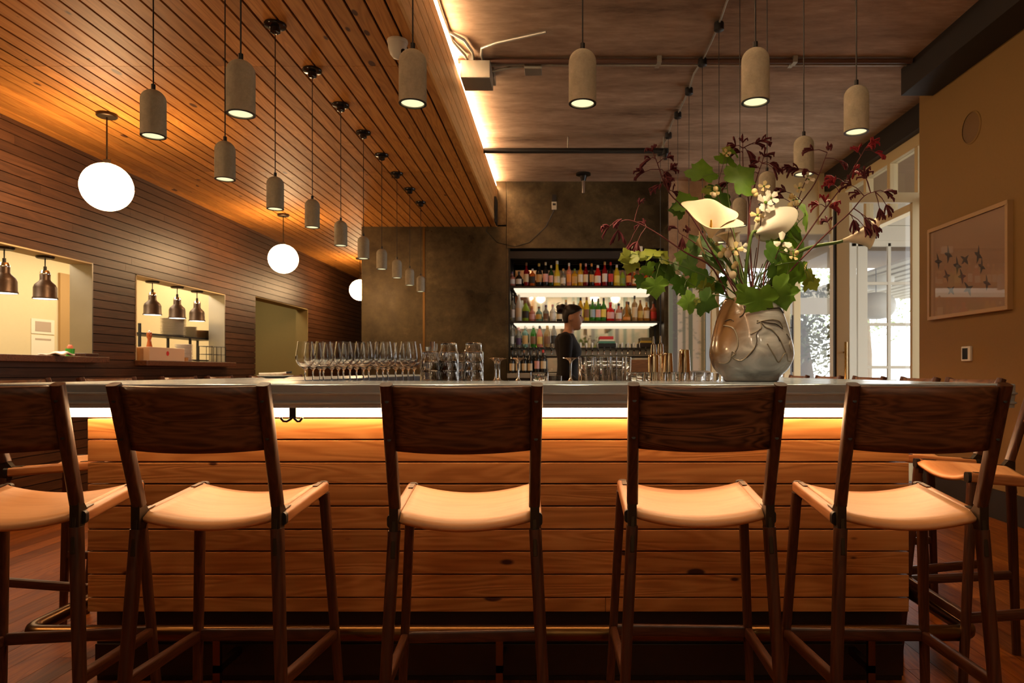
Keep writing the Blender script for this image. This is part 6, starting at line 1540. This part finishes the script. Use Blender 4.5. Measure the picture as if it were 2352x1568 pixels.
paws('dark red branch stretching lowest over the bulkhead', [(1640, 620, -0.02), (1575, 580, -0.04), (1500, 530, -0.05), (1445, 505, -0.06), (1415, 515, -0.06)], [(1400, 520, -0.06), (1428, 503, -0.06), (1420, 528, -0.05), (1468, 470, -0.05), (1480, 515, -0.04), (1445, 560, -0.05), (1464, 555, -0.06)])
paws('short dark red branch before the bulkhead edge', [(1650, 600, 0.05), (1600, 560, 0.07), (1560, 535, 0.08)], [(1555, 525, 0.08), (1567, 545, 0.08), (1580, 535, 0.08)])
paws('tall dark red branch above the green leaves', [(1718, 600, 0.03), (1720, 470, 0.04), (1708, 400, 0.04), (1706, 340, 0.04)], [(1706, 328, 0.04), (1748, 325, 0.03), (1690, 335, 0.04), (1735, 330, 0.03), (1700, 350, 0.04), (1715, 345, 0.04), (1672, 420, 0.05)])
paws('dark red branch beside the pendant cords, middle of the fan', [(1725, 600, 0.0), (1722, 480, 0.0), (1738, 410, 0.0), (1750, 375, -0.01)], [(1742, 372, 0.0), (1768, 375, -0.01), (1755, 360, 0.0), (1730, 398, 0.01), (1775, 385, -0.01), (1740, 385, 0)])
paws('slender dark red branch crossing the far pendant', [(1760, 610, 0.02), (1830, 480, 0.02), (1872, 420, 0.02), (1900, 350, 0.01)], [(1902, 345, 0.01), (1868, 345, 0.02), (1928, 370, 0.0), (1820, 385, 0.03), (1835, 390, 0.03), (1860, 395, 0.02), (1805, 440, 0.03), (1800, 455, 0.03)])
paws('red branch reaching highest toward the dark beam', [(1790, 630, -0.02), (1880, 500, -0.03), (1940, 420, -0.04), (1985, 345, -0.05)], [(1990, 340, -0.05), (2010, 350, -0.05), (1970, 350, -0.04), (2000, 330, -0.05), (1960, 395, -0.04), (1920, 410, -0.03), (1895, 465, -0.03), (1905, 475, -0.04), (1880, 470, -0.02), (1915, 425, -0.04)], 'paw_red')
paws('dark red branch pointing at the framed picture', [(1800, 640, -0.06), (1890, 545, -0.08), (1950, 490, -0.09), (1985, 450, -0.1), (2010, 440, -0.1)], [(2030, 440, -0.1), (2035, 470, -0.1), (1985, 402, -0.09), (1955, 425, -0.08), (1975, 445, -0.09), (1990, 410, -0.09), (1960, 505, -0.08), (1985, 500, -0.09), (2005, 515, -0.1), (1900, 510, -0.07), (1985, 520, -0.1), (2020, 478, -0.1)])
# --- dogwood twigs: stem, blossoms
def blossom(t, c, s, mat, n=4, face=(0, -1, 0.3)):
    f = Vector(face).normalized(); x = f.orthogonal().normalized(); y = f.cross(x); mb = MB()
    o = g6.uniform(0, PI)
    for q in range(n):
        a = o + 2 * PI * q / n; d = x * math.cos(a) + y * math.sin(a); e = f.cross(d)
        pts = [c, c + d * s * 0.35 + e * s * 0.22 - f * 0.0, c + d * s * 0.8 + e * s * 0.34 + f * s * 0.12, c + d * s + f * s * 0.22, c + d * s * 0.8 - e * s * 0.34 + f * s * 0.12, c + d * s * 0.35 - e * s * 0.22]
        mb.add(pts, [(0, 1, 2), (0, 2, 3), (0, 3, 4), (0, 4, 5)])
    mb.build('blossom', M[mat], t, fix=False)
    MB().lathe([(s * 0.16 * math.cos(a * PI / 8), s * 0.16 * math.sin(a * PI / 8)) for a in range(-4, 5)], 10, tuple(c + f * s * 0.08)).build('blossom_centre', M['leaf'], t, smooth=180)
def bud(t, c, s, mat):
    MB().lathe([(s * math.cos(a * PI / 10), s * 1.1 * math.sin(a * PI / 10)) for a in range(-5, 6)], 14, tuple(c)).build('bud', M[mat], t, smooth=180)
def twig(label, main, blossoms, buds):
    t = plant('dogwood_twig', label, 'flower', 'pale dogwood twigs in the vase')
    b = mouth + Vector((g6.uniform(-0.05, 0.05), g6.uniform(-0.05, 0.05), -0.06))
    P = smooth_pts([tuple(b)] + [tuple(F(*q)) for q in main], 4)
    mb = MB().tube(P, [0.0030 - 0.0016 * k / (len(P) - 1) for k in range(len(P))], 6)
    for (px, py, dy, s, mat, n) in blossoms:
        c = F(px, py, dy); near = Vector(min(P, key=lambda q: (Vector(q) - c).length)); mb.tube([near, near.lerp(c, 0.5) + Vector((0, 0, 0.004)), c + Vector((0, 0.003, 0))], 0.0012, 5)
        blossom(t, c, s * 2.7 / 1600, mat, n, (g6.uniform(-0.4, 0.4), -1, g6.uniform(-0.1, 0.6)))
    for (px, py, dy, s, mat) in buds:
        c = F(px, py, dy); near = Vector(min(P, key=lambda q: (Vector(q) - c).length)); mb.tube([near, near.lerp(c, 0.5) + Vector((0, 0, 0.003)), c], 0.0011, 5)
        bud(t, c, s * 2.7 / 1600, mat)
    mb.build('stem', M['stem_brown'], t, smooth=60)
twig('dogwood twig with the large white blossom above the closed lily', [(1738, 600, -0.02), (1748, 500, -0.04), (1756, 440, -0.04)], [(1757, 466, -0.06, 26, 'petal_white', 4), (1770, 455, -0.05, 20, 'petal_white', 5), (1755, 482, -0.06, 16, 'petal_white', 4), (1740, 494, -0.05, 18, 'petal_cream', 4), (1755, 428, -0.03, 14, 'petal_cream', 4)], [(1733, 440, -0.04, 7, 'petal_cream'), (1736, 447, -0.04, 6, 'petal_cream'), (1740, 505, -0.05, 6, 'petal_cream')])
twig('dogwood twig with small cream blossoms before the far pendants', [(1780, 600, 0.02), (1825, 480, 0.02), (1848, 420, 0.02), (1858, 400, 0.02)], [(1835, 432, 0.02, 15, 'petal_cream', 4), (1858, 412, 0.02, 14, 'petal', 3), (1822, 460, 0.02, 13, 'petal_cream', 4), (1855, 405, 0.01, 12, 'petal', 3)], [(1818, 450, 0.02, 6, 'petal_cream'), (1830, 468, 0.02, 6, 'petal_cream'), (1815, 472, 0.02, 7, 'petal_cream')])
twig('dogwood twig with round buds low in the bouquet', [(1700, 640, -0.06), (1690, 600, -0.07), (1670, 560, -0.05)], [(1690, 572, -0.06, 18, 'petal_cream', 4), (1705, 568, -0.05, 14, 'petal_white', 4), (1640, 565, -0.03, 14, 'petal_cream', 4)], [(1683, 631, -0.10, 8.5, 'petal'), (1672, 583, -0.07, 8.5, 'petal'), (1686, 612, -0.08, 6, 'petal_cream'), (1655, 585, -0.06, 7, 'petal_cream'), (1679, 500, -0.05, 6.5, 'petal'), (1690, 606, -0.08, 6, 'petal_cream'), (1663, 575, -0.06, 6, 'petal_cream')])
twig('dogwood twig with upright buds by the high green leaves', [(1690, 560, 0.0), (1660, 480, 0.0), (1645, 440, 0.0)], [(1642, 440, -0.01, 13, 'petal_cream', 3), (1668, 352, -0.02, 12, 'petal_cream', 4)], [(1640, 448, -0.01, 6, 'petal'), (1644, 434, -0.01, 6, 'petal_cream')])
twig('dogwood twig with pale petals under the closed lily', [(1770, 620, -0.06), (1790, 570, -0.08)], [(1796, 555, -0.08, 24, 'petal_white', 3), (1808, 568, -0.08, 14, 'petal_white', 4), (1822, 588, -0.08, 13, 'petal_cream', 4)], [(1830, 580, -0.08, 5, 'petal_cream')])
# bare bundle of stems rising from the mouth
for i in range(12):
    a = F(1640 + i * 14, 560 + (i * 37) % 50, -0.05 + 0.012 * i)
    P = stemcurve(a, bow=0.0)
    tag(MB().tube(P, [0.0034 - 0.0015 * k / 6 for k in range(7)], 7).build('bare_stem', M['stem_brown' if i % 3 else 'stem_green'], smooth=60), 'bare stem rising from the vase mouth among the flowers', 'stem', 'bare stems in the vase')
